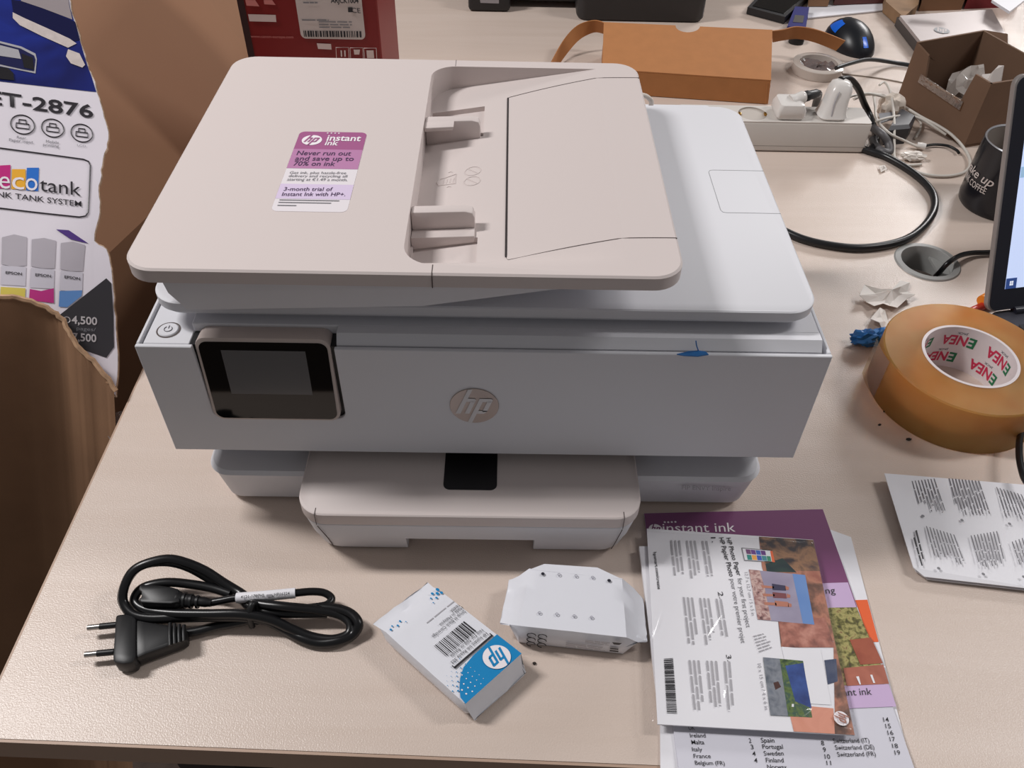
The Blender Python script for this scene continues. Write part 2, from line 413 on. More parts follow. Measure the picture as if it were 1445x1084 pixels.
# touch screen, leaning back a little
tilt = math.atan2(0.0065, SZ1-SZ0)
Ms = Matrix.Translation((0, -0.0030, SZ0)) @ Matrix.Rotation(-tilt, 4, 'X')
def scr(o2d, a, b, bevel=0.0): return xform(prism(o2d, a, b, 'y', bevel=bevel), Ms)
hgt = (SZ1-SZ0)/math.cos(tilt)
scn = obj('touch_screen', scr(rrect(SX0, SX1, 0, hgt, 0.0075), 0.0, 0.0135, 0.0007), mat('screen_frame_beige', (196, 182, 176), 0.4), pr, 'tilting touch screen with beige frame')
obj('glass', scr(rrect(SX0+0.0022, SX1-0.0022, 0.0018, hgt-0.0032, 0.0058), -0.0004, 0.001), GLASS, scn)
obj('display', scr([(SX0+0.0165, 0.0245), (SX1-0.0170, 0.0245), (SX1-0.0170, 0.0620), (SX0+0.0165, 0.0620)], -0.0006, 0.0), LCD, scn)
lg = obj('maker_badge', prism(circle(0, 0, 0.0172, 48), 0, 0.0008, 'y', bevel=0.0002, seg=1), mat('champagne_metal_badge', (172, 158, 150), 0.32, metal=0.6, var=0.02), pr, 'round champagne badge with lettering')
lg.data.transform(Matrix.Translation((-0.0078, -0.0008, 0.1208)))
hp_logo(lg, (-0.0078, -0.0009, 0.1208), (0.0172, 0, 0), (0, 0, 0.0172), WHITE, mat('badge_letters_white', (214, 212, 214), 0.4), 0.00015, disc=False)
# scanner lid
YL0, YL1, XL = 0.0175, 0.3075, 0.2205
ldo = obj('scanner_lid', loft_rr(-XL, XL, YL0, YL1, 0.020, [(0.1838, 0.006), (0.1846, 0.0022), (0.1875, 0.0), (0.1942, 0.0), (0.1950, 0.0010)], 10), WHITE, pr)
fl = [(XL-0.0005, 0.1345), (0.1790, 0.1345), (0.1765, 0.1352), (0.1752, 0.1378), (0.1752, 0.1930), (0.1765, 0.1956), (0.1790, 0.1963), (XL-0.0005, 0.1963)]
obj('hatch_seam', tube([(x, y, 0.1949) for x, y in fl], 0.00030, 6, 1, smooth_path=False), mat('white_seam', (150, 150, 154), 0.7), ldo)
# document feeder: white under-shell, beige cover with sloping paper recess
shell_o = [(-0.1920, 0.1952), (-0.0400, 0.2015), (0.0425, 0.2165), (0.112, 0.2225), (0.114, 0.2275), (-0.2040, 0.2275), (-0.2010, 0.209)]
shell_b = [(-0.1920, 0.1952), (-0.0400, 0.2015), (0.0425, 0.2165), (0.112, 0.2225), (0.114, 0.2275), (0.075, 0.2272), (0.0425, 0.2225), (0.0, 0.2150), (-0.03, 0.2090), (-0.054, 0.2065), (-0.0555, 0.2275), (-0.2040, 0.2275), (-0.2010, 0.209)]
fsh = obj('feeder_shell', prism(shell_b, 0.0145, 0.285, 'y'), WHITE, pr)
obj('shell_front', prism(shell_o, 0.0095, 0.0150, 'y', bevel=0.0012), WHITE, fsh)
AX0, AX1, AY0, AY1, AZ = -0.2216, 0.1230, 0.0, 0.3035, 0.235
RX0, RX1, RY0, RY1 = -0.0515, 0.0870, 0.0095, 0.2900
def Dx(x): return 0.0225*(RX1-x)/(RX1-RX0)
def smooth01(t): t = max(0.0, min(1.0, t)); return t*t*(3-2*t)
def slot(x, y):
    d = 0.0
    if -0.0500 <= x <= -0.0065 and (0.0215 <= y <= 0.0610 or 0.1990 <= y <= 0.2490): d = 0.0040
    return d
def floor_z(x, y):
    return AZ-Dx(x)*smooth01((y-RY0)/0.024)-slot(x, y)
def ysp(x):
    r = 0.020; t = x-RX0
    if t >= r: return RY0, RY1
    k = r-math.sqrt(max(0, r*r-(r-t)**2)); return RY0+k, RY1-k
xs = sorted(set([RX0+0.020*(1-math.cos(math.radians(a))) for a in range(0, 91, 10)]+[-0.0501, -0.0500, -0.0065, -0.0064, -0.0180, 0.0]+[0.0+0.0870*i/8 for i in range(9)]))
ks = [i/40 for i in range(41)]
def rows(x):
    a, b = ysp(x); base = [a+(b-a)*k for k in ks]
    sp = [y for y in (0.0214, 0.0215, 0.0610, 0.0611, 0.1989, 0.1990, 0.2490, 0.2491) if True]
    # every column carries the same number of rows: replace the nearest regular row by the special one
    base = [RY0+(RY1-RY0)*k for k in ks if all(abs(RY0+(RY1-RY0)*k-s) > 0.0012 for s in sp)]
    ys = sorted(base+sp); return [min(max(y, a), b) for y in ys]
bm = bmesh.new(); grid = []
for x in xs:
    rw = rows(x); grid.append([bm.verts.new((x, y, floor_z(x, y))) for y in rw])
for i in range(len(xs)-1):
    for j in range(len(grid[0])-1):
        q = (grid[i][j], grid[i+1][j], grid[i+1][j+1], grid[i][j+1])
        if len(set(v.co.to_tuple(7) for v in q)) >= 3: bm.faces.new(q)
# rim loop of the recess at the top of the cover
rim = [bm.verts.new((x, ysp(x)[0], AZ)) for x in xs]+[bm.verts.new((x, ysp(x)[1], AZ)) for x in reversed(xs)]
nX = len(xs)
for i in range(nX-1):
    bm.faces.new((grid[i][0], grid[i+1][0], rim[i+1], rim[i])) if (grid[i][0].co-rim[i].co).length+(grid[i+1][0].co-rim[i+1].co).length > 1e-7 else None
    a, b = rim[2*nX-1-i], rim[2*nX-2-i]
    bm.faces.new((grid[i][-1], grid[i+1][-1], b, a))
lv = grid[0]
bm.faces.new([rim[0]]+lv+[rim[2*nX-1]])
o_top = rrect(AX0+0.0014, AX1-0.0014, AY0+0.0014, AY1-0.0014, 0.0185, 8)
o_out = rrect(AX0, AX1, AY0, AY1, 0.0195, 8); o_bot = rrect(AX0+0.002, AX1-0.002, AY0+0.002, AY1-0.002, 0.018, 8)
l0 = [bm.verts.new((x, y, AZ)) for x, y in o_top]; l1 = [bm.verts.new((x, y, AZ-0.0012)) for x, y in o_out]
l2 = [bm.verts.new((x, y, AZ-0.0100)) for x, y in o_out]; l3 = [bm.verts.new((x, y, AZ-0.0112)) for x, y in o_bot]
n = len(l0)
for A, B in ((l0, l1), (l1, l2), (l2, l3)):
    for i in range(n): bm.faces.new((A[i], A[(i+1) % n], B[(i+1) % n], B[i]))
l4 = [bm.verts.new((x, y, AZ-0.0112)) for x, y in rrect(AX0+0.009, AX1-0.009, AY0+0.0085, AY1-0.0085, 0.012, 8)]
for i in range(n): bm.faces.new((l3[i], l3[(i+1) % n], l4[(i+1) % n], l4[i]))
es = [bm.edges.get((l0[i], l0[(i+1) % n])) for i in range(n)]
rimv = rim[:nX]+rim[nX:]
for i in range(len(rimv)):
    a, b = rimv[i], rimv[(i+1) % len(rimv)]
    e = bm.edges.get((a, b)) or bm.edges.new((a, b)); es.append(e)
bmesh.ops.triangle_fill(bm, use_beauty=True, edges=es)
bmesh.ops.remove_doubles(bm, verts=bm.verts, dist=0.00001)
adf = obj('feeder_cover', bm_mesh(bm, 28), BEIGE, pr, 'beige document feeder cover')
# paper guides (on the sloping floor)
def guide(y_base, y_plate, s):
    fz = AZ-Dx(-0.045)-0.004
    up_o = [(-0.0512, fz), (-0.0085, AZ-Dx(-0.0085)-0.003), (-0.0085, AZ-0.006), (-0.0100, AZ-0.0022), (-0.0150, AZ-0.0010), (-0.0512, AZ-0.0026)]
    y0, y1 = sorted((y_plate, y_plate+s*0.0085))
    g = obj('paper_guide', prism(up_o, y0, y1, 'y', bevel=0.0008), BEIGE, pr)
    b_o = [(-0.0512, fz), (-0.0085, AZ-Dx(-0.0085)-0.003), (-0.0085, AZ-Dx(-0.0085)+0.002), (-0.0512, fz+0.0095)]
    y2, y3 = sorted((y_base, y_plate))
    obj('guide_foot', prism(b_o, y2, y3, 'y', bevel=0.0006), BEIGE, g)
    return g
guide(0.0600, 0.0700, 1); guide(0.2120, 0.2050, -1)
g2 = prism([(-0.0512, 0.2290), (-0.0295, 0.2310), (-0.0285, 0.2340), (-0.0512, 0.2325)], 0.186, 0.1965, 'y', bevel=0.0005)
obj('guide_grip', g2, BEIGE, pr)
def on_floor(pts, h=0.0): return [(x, y, floor_z(x, y) + h if RX0 < x < RX1 and RY0 < y < RY1 else AZ+h) for x, y in pts]
cs = [(0.1232, 0.0422)]+[(0.1232-(0.1232-0.0145)*k/14, 0.0422-0.0110*(k/14)**2) for k in range(1, 15)]
cs += [(0.0132, 0.0325), (0.0130, 0.0345)]+[(0.0130, 0.0345+(0.2580-0.0345)*k/12) for k in range(1, 13)]
cs += [(0.0145, 0.2592)]+[(0.0145+(0.1245-0.0145)*k/14, 0.2592+0.0155*(1-(1-k/14)**2)) for k in range(1, 15)]
cs = [(min(x, 0.1226), y) for x, y in cs]
obj('cover_seam', tube(on_floor(cs, -0.00008), 0.00042, 6, 1, smooth_path=False), SEAM, adf)
obj('cover_gap', tube(on_floor([(0.0128, 0.0345+(0.2580-0.0345)*k/12) for k in range(13)], -0.0001), 0.0008, 6, 1, smooth_path=False), mat('dark_gap', (48, 42, 42), 0.9), adf)
obj('front_seam', tube([(-0.0321, 0.0093, AZ-0.00005), (-0.0321, 0.0012, AZ-0.0001), (-0.0321, -0.0002, AZ-0.0012), (-0.0321, -0.0002, AZ-0.0104)], 0.00036, 6, 1, smooth_path=False), SEAM, adf)
obj('back_seam', tube([(-0.0323, 0.2905, AZ-0.0001), (-0.0323, 0.3030, AZ-0.0001)], 0.00028, 6, 1), SEAM, adf)
# raised marks in the recess
def emb(px): return [(x, y) for x, y in px]
def ring_pts(cx, cy, rx, ry): return [(cx+rx*math.cos(a), cy+ry*math.sin(a)) for a in [2*math.pi*i/18 for i in range(19)]]
for ey_ in (0.1335, 0.1475):
    obj('raised_mark', join_meshes([tube(on_floor(ring_pts(-0.0125, ey_, 0.0060, 0.0060), 0.0001), 0.0003, 5, 1, smooth_path=False), tube(on_floor([(-0.0168, ey_+0.0042), (-0.0082, ey_-0.0042)], 0.0001), 0.0003, 5, 1)]), BEIGE, adf)
dm = [(-0.0390, 0.1375), (-0.0370, 0.1415), (-0.0330, 0.1425), (-0.0250, 0.1460), (-0.0250, 0.1330), (-0.0375, 0.1330), (-0.0390, 0.1375)]
obj('raised_mark', join_meshes([tube(on_floor(dm, 0.0001), 0.00035, 5, 1, smooth_path=False)]+[tube(on_floor([(-0.034+0.0024*k, 0.1350), (-0.0335+0.0024*k, 0.1405)], 0.0001), 0.0003, 5, 1) for k in range(4)]+[tube(on_floor([(-0.031, yy), (-0.0295, yy+0.001), (-0.028, yy)], 0.0001), 0.0003, 5, 1) for yy in (0.1495, 0.1290)]), BEIGE, adf)
# paper tray
TX0, TX1, TY = -0.1357, 0.1145, -0.0472
obj('paper_tray_top', loft_rr(TX0, TX1, TY, 0.26, 0.020, [(0.0415, 0.003), (0.0425, 0.0006), (0.0437, 0.0), (0.0538, 0.0), (0.0546, 0.0010)], 8), BEIGE, pr)
pt = obj('paper_tray', loft_rr(TX0+0.0004, TX1-0.0004, TY+0.0004, 0.26, 0.019, [(0.0205, 0.0040), (0.0405, 0.0008), (0.0412, 0.0012)], 8), WHITE, pr)
for a, b in ((TX0+0.0046, -0.0588), (0.0372, TX1-0.0046)):
    r = (0.0005, 0.0005, 0.0172, 0.0005) if a < -0.1 else (0.0005, 0.0005, 0.0005, 0.0172)
    obj('tray_foot', loft([[(u, v, z) for u, v in rrect(a+(i if a < -0.1 else 0), b-(0 if a < -0.1 else i), TY+0.0046+i, 0.20, r, 6)] for z, i in ((0.002, 0.0046), (0.006, 0.0028), (0.0206, 0.0))]), WHITE, pt)
obj('tray_underside', box(-0.06, 0.04, -0.020, 0.2, 0.003, 0.021), WHITE, pt)
for sx in (-0.1215, 0.1008):
    obj('tray_seam', tube([(sx, TY+0.006, 0.0547), (sx, TY+0.0006, 0.0547), (sx, TY-0.0001, 0.0535), (sx, TY-0.0001, 0.0430)], 0.0003, 6, 1, smooth_path=False), SEAM, pr)
    obj('tray_seam', tube([(sx, TY-0.0002+0.0008, 0.0405), (sx+(0.004 if sx < 0 else -0.002), TY+0.0046, 0.0205), (sx+(0.006 if sx < 0 else -0.004), TY+0.0075, 0.006)], 0.0003, 6, 1, smooth_path=False), SEAM, pt)
bp1 = (-0.0310,-0.0230,0.0548)
bp2 = (0.0087,-0.0230,0.0548)
obj('output_stop', prism(rrect(bp1[0], bp2[0], bp1[1], 0.12, (0.001, 0.001, 0.005, 0.005)), 0.0540, 0.0552, bevel=0.0003, seg=1), mat('black_insert', (24, 23, 26), 0.5), pr)
text('model_lettering', 'HP ENVY Inspire', (0.1528,0.0006,0.0296), (0.1912,0.0006,0.0287), (0.1519,0.0006,0.0349), mat('grey_lettering', (165, 164, 168), 0.5), pr, lift=0.0006, bold=0.004)
hb = (0.1355,0.3000,0.2001)
obj('hinge_guard', tube([(0.1381,0.3200,0.1820), (0.1434,0.3200,0.1863), (0.1439,0.3200,0.1925), (0.1387,0.3200,0.1972), (0.1340,0.3200,0.1984)], 0.0022, 8, 6), mat('hinge_beige', (205, 196, 186), 0.5), pr)
obj('rear_cover', box(-0.19, 0.20, 0.300, 0.330, 0.170, 0.186, 0.003), WHITE, pr)
# promotional sticker
st = obj('promo_sticker', prism(rrect(-0.1427, -0.0926, 0.0650, 0.1722, 0.0045), AZ, AZ+0.00018), mat('sticker_white', (224, 218, 222), 0.4), pr, 'purple and white promotional sticker')
def band(y0, y1, m, top=False):
    o = rrect(-0.1427, -0.0926, y0, y1, (0.0045, 0.0045, 0.0001, 0.0001) if top else 0.0001)
    obj('sticker_band', polymesh([[(x, y, AZ+0.00028) for x, y in o]]), m, st)
sy = lambda p: p
yA = (-0.1296,0.1463,0.2352)
yB = (-0.1249,0.1192,0.2352)
yC = (-0.1214,0.0987,0.2352)
yD = (-0.1182,0.0801,0.2352)
band(yA[1], 0.1722, mat('plum_print', (160, 92, 136), 0.4), True)
band(yB[1], yA[1], mat('mauve_print', (182, 128, 168), 0.4))
band(yD[1], yC[1], mat('lilac_print', (212, 196, 222), 0.4))
WINK = mat('white_ink', (236, 230, 234), 0.4)
DPI = mat('dark_purple_ink', (72, 52, 84), 0.5)
lc = (-0.1317,0.1591,0.2353)
lr = (-0.1243,0.1593,0.2353)
hp_logo(st, lc, (lr[0]-lc[0], 0, 0), (0, lr[0]-lc[0], 0), WINK, mat('plum_print', (0, 0, 0)), 0.0002)
def sttext(s, x0, x1, y, h, m=None, bold=0.0):
    # zoomed measurements of the sticker
    pass
ST = [('instant', (-0.1210,0.1588,0.2353), (-0.0960,0.1589,0.2353), (-0.1208,0.1673,0.2353), WINK, 0.018),
      ('ink', (-0.1213,0.1521,0.2353), (-0.1117,0.1520,0.2353), (-0.1208,0.1588,0.2353), WINK, 0.018),
      ('Never run out', (-0.1391,0.1372,0.2353), (-0.1004,0.1379,0.2353), (-0.1388,0.1435,0.2353), DPI, 0.004),
      ('and save up to', (-0.1389,0.1296,0.2353), (-0.0973,0.1305,0.2353), (-0.1387,0.1358,0.2353), DPI, 0.004),
      ('70% on ink', (-0.1388,0.1226,0.2353), (-0.1096,0.1230,0.2353), (-0.1385,0.1287,0.2353), DPI, 0.004),
      ('Get ink, plus hassle-free', (-0.1392,0.1115,0.2353), (-0.1000,0.1123,0.2353), (-0.1391,0.1149,0.2353), GREYINK, 0.0),
      ('delivery and recycling all', (-0.1391,0.1072,0.2353), (-0.0987,0.1080,0.2353), (-0.1390,0.1106,0.2353), GREYINK, 0.0),
      ('starting at \u20ac1.49 a month.', (-0.1392,0.1025,0.2353), (-0.0977,0.1032,0.2353), (-0.1391,0.1061,0.2353), GREYINK, 0.0),
      ('3-month trial of', (-0.1390,0.0895,0.2353), (-0.1062,0.0902,0.2353), (-0.1390,0.0942,0.2353), DPI, 0.004),
      ('Instant Ink with HP+.', (-0.1390,0.0831,0.2353), (-0.0965,0.0841,0.2353), (-0.1389,0.0877,0.2353), DPI, 0.004)]
for s, O, E_, U, m, bd in ST: text('sticker_lettering', s, O, E_, U, m, st, 0.0002, bd)
obj('sticker_small_print', polymesh([quad(V((-0.1395, y, AZ+0.0004)), Vector((1, 0, 0)), Vector((0, 1, 0)), 0, w, 0, 0.0010) for y, w in ((0.0778, 0.040), (0.0748, 0.035), (0.0712, 0.0125))]), GREYINK, st)
obj('sticker_dots', polymesh([[(x, y, AZ+0.0005) for x, y in circle(-0.1218+0.0028*k, 0.1700, 0.0007, 8)] for k in range(4)]), WINK, st)

# bits of blue tape on the printer
bs = (0.1375,0.0013,0.1720)
def crumple(c, size, seed, n=2, flat=0.6):
    rnd = random.Random(seed); bm = bmesh.new(); bmesh.ops.create_icosphere(bm, subdivisions=n, radius=1.0)
    for v in bm.verts:
        k = 0.72+0.5*rnd.random(); v.co = Vector((v.co.x*size[0]*k, v.co.y*size[1]*k, max(v.co.z, -0.75)*size[2]*k*1.0))
    zmin = min(v.co.z for v in bm.verts)
    for v in bm.verts: v.co += Vector((c[0], c[1], c[2]-zmin))
    return bm_mesh(bm, 25)
BLUETAPE = mat('blue_tape', (44, 110, 176), 0.4, var=0.12, vscale=120)
tag(obj('tape_scrap', join_meshes([slab([(0.1260,-0.0015,0.1740),(0.1343,0.0015,0.1740),(0.1405,0.0023,0.1740),(0.1456,0.0014,0.1740),(0.1470,-0.0013,0.1740),(0.1397,-0.0032,0.1740),(0.1304,-0.0027,0.1740)], 0.0008), tube([(0.1412,0.0024,0.1730), (0.1386,0.0013,0.1790), (0.1375,0.0016,0.1830)], 0.0004, 6, 4)]), BLUETAPE), 'small scrap of blue tape on the printer top edge', 'tape scrap')

# ------------------------------------------------------------------ power cable
pc = thing('power_cable', (-0.17, -0.06, 0), 'black coiled power cord with two-pin plug lying before the printer', 'power cord')
cord = [[(-0.2071,-0.1136,0.0055),(-0.1964,-0.1112,0.0055),(-0.1863,-0.1078,0.0055),(-0.1754,-0.1055,0.0055),(-0.1609,-0.1034,0.0080),(-0.1482,-0.1005,0.0100),(-0.1307,-0.0986,0.0120),(-0.1109,-0.0967,0.0130),(-0.0946,-0.0998,0.0120),(-0.0868,-0.1074,0.0100),(-0.0904,-0.1137,0.0055),(-0.0996,-0.1187,0.0055),(-0.1133,-0.1199,0.0045),(-0.1260,-0.1168,0.0055),(-0.1396,-0.1100,0.0055),(-0.1523,-0.1055,0.0090),(-0.1696,-0.1041,0.0110),(-0.1890,-0.1049,0.0120),(-0.2135,-0.1058,0.0120),(-0.2330,-0.1066,0.0120),(-0.2454,-0.1040,0.0130),(-0.2529,-0.0964,0.0160),(-0.2531,-0.0887,0.0220),(-0.2488,-0.0798,0.0280),(-0.2400,-0.0746,0.0310),(-0.2258,-0.0702,0.0310),(-0.2132,-0.0710,0.0280),(-0.1997,-0.0740,0.0220),(-0.1870,-0.0795,0.0160),(-0.1745,-0.0856,0.0130),(-0.1607,-0.0952,0.0160),(-0.1395,-0.0994,0.0180),(-0.1153,-0.0996,0.0140),(-0.1006,-0.1010,0.0100),(-0.0931,-0.1064,0.0080),(-0.0933,-0.1135,0.0060),(-0.1037,-0.1176,0.0055),(-0.1187,-0.1160,0.0060),(-0.1338,-0.1113,0.0090),(-0.1486,-0.1072,0.0140),(-0.1681,-0.1053,0.0170),(-0.1930,-0.1051,0.0160),(-0.2185,-0.1037,0.0140),(-0.2375,-0.1000,0.0120),(-0.2469,-0.0940,0.0120),(-0.2460,-0.0878,0.0150),(-0.2392,-0.0844,0.0180),(-0.2265,-0.0813,0.0180),(-0.2120,-0.0810,0.0160),(-0.1942,-0.0830,0.0140),(-0.1808,-0.0868,0.0130)]]
obj('cord', tube(cord[0], 0.0028, 10, 6, flat=1.25), BLACKGLOSS, pc)
cord2 = [(-0.2527,-0.0973,0.0060),(-0.2599,-0.0877,0.0060),(-0.2541,-0.0829,0.0200),(-0.2477,-0.0756,0.0260),(-0.2382,-0.0720,0.0280),(-0.2247,-0.0705,0.0270),(-0.2115,-0.0718,0.0220),(-0.1957,-0.0772,0.0140),(-0.1794,-0.0850,0.0100),(-0.1652,-0.0963,0.0120),(-0.1525,-0.1012,0.0130),(-0.1302,-0.1014,0.0120),(-0.1098,-0.1000,0.0100)]
obj('cord', tube(cord2, 0.0027, 10, 6, flat=1.2), BLACKGLOSS, pc)
lead = [(-0.1941,-0.0950,0.0140),(-0.1852,-0.0938,0.0150),(-0.1744,-0.0920,0.0160),(-0.1540,-0.0906,0.0170),(-0.1337,-0.0874,0.0160),(-0.1228,-0.0849,0.0140),(-0.1140,-0.0847,0.0120),(-0.1086,-0.0880,0.0100),(-0.1110,-0.0927,0.0100),(-0.1167,-0.0944,0.0100)]
obj('cord', tube(lead, 0.0028, 10, 6), BLACKGLOSS, pc)
slv = [(-0.1744,-0.0920,0.0160),(-0.1639,-0.0913,0.0165),(-0.1540,-0.0906,0.0170),(-0.1439,-0.0890,0.0165),(-0.1337,-0.0874,0.0160)]
sleeve = obj('cord_tag', tube(slv, 0.0037, 12, 6), PAPER, pc, 'white wrap-around label on the cord')
text('tag_lettering', '4121-1787HL', (-0.1697,-0.0955,0.0205), (-0.1532,-0.0937,0.0205), (-0.1702,-0.0930,0.0205), INK, sleeve, 0.0006, 0.008)
text('tag_lettering', 'HP16324', (-0.1468,-0.0931,0.0205), (-0.1361,-0.0919,0.0205), (-0.1473,-0.0907,0.0205), INK, sleeve, 0.0006, 0.008)
obj('tag_barcode', join_meshes([slab([(-0.1521,-0.0938,0.0208), (-0.1482,-0.0934,0.0208), (-0.1486,-0.0915,0.0208), (-0.1525,-0.0919,0.0208)], 0.0003)]), GREYINK, sleeve)
tie = (-0.1595,-0.1030,0.0160)
obj('cord_tie', tube([(-0.1624,-0.1072,0.0040), (-0.1624,-0.1052,0.0160), (-0.1607,-0.0998,0.0210), (-0.1590,-0.0985,0.0160), (-0.1583,-0.1061,0.0060)], 0.0024, 8, 6), BLACK, pc)
# figure-eight connector
def bar(o_px, z0, z1, bevel): return prism([(p[0], p[1]) for p in o_px], z0, z1, bevel=bevel)
cn = obj('connector', bar([(-0.2429,-0.0872,0.0160),(-0.2424,-0.0855,0.0160),(-0.2292,-0.0862,0.0160),(-0.2197,-0.0875,0.0160),(-0.2142,-0.0891,0.0160),(-0.2109,-0.0992,0.0160),(-0.2169,-0.1007,0.0160),(-0.2278,-0.1006,0.0160),(-0.2378,-0.1001,0.0160),(-0.2402,-0.0974,0.0160),(-0.2387,-0.0957,0.0160),(-0.2400,-0.0917,0.0160),(-0.2425,-0.0901,0.0160)], 0.012, 0.0225, 0.0022), BLACK, pc)
obj('connector_neck', tube([(-0.2153,-0.0948,0.0170), (-0.2029,-0.0952,0.0165), (-0.1917,-0.0956,0.0150)], 0.004, 10, 5, radii=[0.0062, 0.0048, 0.0034, 0.0028]), BLACK, cn)
for k in range(3): 
    a = [(-0.2099,-0.0949,0.0168), (-0.2054,-0.0952,0.0164), (-0.2010,-0.0955,0.0160)][k]
    obj('relief_rib', tube([(a[0]-0.0008, a[1], a[2]), (a[0]+0.0008, a[1], a[2])], 0.0058-0.0006*k, 12, 1), BLACK, cn)
# europlug
pl = obj('plug', bar([(-0.2560,-0.1053,0.0140),(-0.2499,-0.1044,0.0140),(-0.2426,-0.1057,0.0140),(-0.2401,-0.1089,0.0140),(-0.2317,-0.1352,0.0140),(-0.2318,-0.1408,0.0140),(-0.2385,-0.1419,0.0140),(-0.2454,-0.1410,0.0140),(-0.2477,-0.1354,0.0140)], 0.0008, 0.0150, 0.0022), BLACK, pc)
obj('plug_grip', bar([(-0.2426,-0.1076,0.0135),(-0.2343,-0.1091,0.0135),(-0.2204,-0.1111,0.0135),(-0.2052,-0.1131,0.0135),(-0.2020,-0.1227,0.0135),(-0.2135,-0.1281,0.0135),(-0.2261,-0.1339,0.0135),(-0.2325,-0.1375,0.0135)], 0.0015, 0.0135, 0.0025), BLACK, pl)
for k, (x, y0, y1) in enumerate(((240, 881, 911), (246, 882, 909), (252, 883, 907), (258, 884, 905))):
    pass
for seg in ([(-0.2163,-0.1114,0.0140),(-0.2115,-0.1278,0.0140)], [(-0.2130,-0.1119,0.0140),(-0.2087,-0.1267,0.0140)], [(-0.2097,-0.1124,0.0140),(-0.2059,-0.1256,0.0140)], [(-0.2063,-0.1128,0.0140),(-0.2031,-0.1245,0.0140)]):
    obj('relief_rib', tube([seg[0], ((seg[0][0]+seg[1][0])/2, (seg[0][1]+seg[1][1])/2, 0.0148), seg[1]], 0.0014, 8, 3), BLACK, pl)
for tip, root in (((-0.2743,-0.1126,0.0090), (-0.2554,-0.1101,0.0090)), ((-0.2690,-0.1326,0.0090), (-0.2501,-0.1303,0.0090))):
    pn = obj('pin', tube([tip, root], 0.0020, 12, 1), METAL, pl, 'metal plug pin')
    a, b = V(tip), V(root)
    obj('pin_sleeve', tube([a+(b-a)*0.42, b], 0.00222, 12, 1), BLACK, pn)

# ------------------------------------------------------------------ ink cartridges in foil bags
FOIL = mat('white_foil_bag', (224, 225, 232), 0.28, bump=0.35, bscale=70)
CYAN = mat('cyan_print', (28, 132, 190), 0.3)
def pouch(A, B, C, D, h, seed, fins, wr=0.0012, sidein=0.0):
    """a filled foil bag: top corners A,B (one end) and D,C (other end); fins = (list of (offset, zfrac, spread)) at each end"""
    rnd = random.Random(seed); A, B, C, D = V(A), V(B), V(C), V(D); rings = []; nseg = 28
    def ring(a, b, zt, zb, wob):
        ex = (b-a); out = []
        pat = []
        for i in range(9): pat.append((i/8, 1.0))
        for i in range(1, 5): pat.append((1.0, 1-i/5))
        for i in range(9): pat.append((1-i/8, 0.0))
        for i in range(1, 5): pat.append((0.0, i/5))
        for s, t in pat:
            bulge = (0.0025*math.sin(math.pi*t) if s in (0.0, 1.0) else 0)*(zt-zb)/h
            e = ex.normalized()*(bulge if s == 1.0 else -bulge)
            sh = sidein*(1-t)
            p = a+ex*(sh+(1-2*sh)*s)+e; z = zb+(zt-zb)*t
            out.append(Vector((p.x+rnd.uniform(-wob, wob)*0.5, p.y+rnd.uniform(-wob, wob)*0.5, max(0.0004, z+rnd.uniform(-wob, wob)))))
        return out
    uA = (A-D).normalized(); uD = -uA
    for off, zf, sp in reversed(fins[0]):
        a, b = A+uA*off, B+uA*off; m = (a+b)/2; a = m+(a-m)*sp; b = m+(b-m)*sp
        rings.append(ring(a, b, zf*h+0.0005, zf*h-0.0005, wr))
    rings.append(ring(A+uD*0.001, B+uD*0.001, h, 0.0006, wr*0.3))
    for k in range(1, 8):
        t = k/8; rings.append(ring(A+(D-A)*t, B+(C-B)*t, h, 0.0004, wr*0.12))
    rings.append(ring(D-uD*0.001, C-uD*0.001, h, 0.0006, wr*0.3))
    for off, zf, sp in fins[1]:
        a, b = D+uD*off, C+uD*off; m = (a+b)/2; a = m+(a-m)*sp; b = m+(b-m)*sp
        rings.append(ring(a, b, zf*h+0.0005, zf*h-0.0005, wr))
    return loft(rings, smooth=40)
h1 = 0.020
c1 = thing('ink_cartridge_bag', (-0.07, -0.14, 0), 'sealed cartridge pouch with blue printed end, barcode and dots', 'ink cartridge', 'sealed ink cartridge pouches')
qa, qb, qc, qd = [(-0.0316,-0.0856,0.0200),(-0.0663,-0.1187,0.0200),(-0.0089,-0.1693,0.0200),(0.0273,-0.1342,0.0200)]
bag1 = obj('foil_bag', pouch(qa, qb, qc, qd, h1, 3, ([(0.006, 0.80, 1.0), (0.011, 0.85, 1.02)], [(0.0025, 0.42, 0.97), (0.006, 0.16, 0.95)]), 0.0009, 0.05), FOIL, c1)
S1 = Sheet(qa, qd, qc, qb)   # u: from the crimped end to the blue end, v: from the far side to the near side
e1 = lambda u, v, h=0.0012: S1.at(u, v, h)
blue_end = [(0.715, 0.0), (1.0, 0.0), (1.0, 1.0), (0.93, 0.985), (0.86, 0.90), (0.80, 0.80), (0.745, 0.66), (0.72, 0.45)]
obj('blue_print', raw([e1(u, v, 0.0007) for u, v in blue_end], [tuple(range(len(blue_end)))][::-1], 0), CYAN, bag1)
dots = []
rd = random.Random(5)
for i in range(9):
    for j in range(5):
        u = 0.63+0.035*i+rd.uniform(-0.005, 0.005); v = 0.985-0.085*j-0.05*(i % 2)+rd.uniform(-0.01, 0.01)
        edge = 0.70+0.33*max(0, v-0.45)
        if u < edge+0.02 and u > edge-0.16: dots.append((u, v, max(0.003, 0.011*(1-(edge-u)/0.18))))
obj('blue_dots', polymesh([[e1(u+r*math.cos(a)*0.8, v+r*1.1*math.sin(a), 0.0008) for a in [6.283*k/10 for k in range(10)]] for u, v, r in dots]), CYAN, bag1)
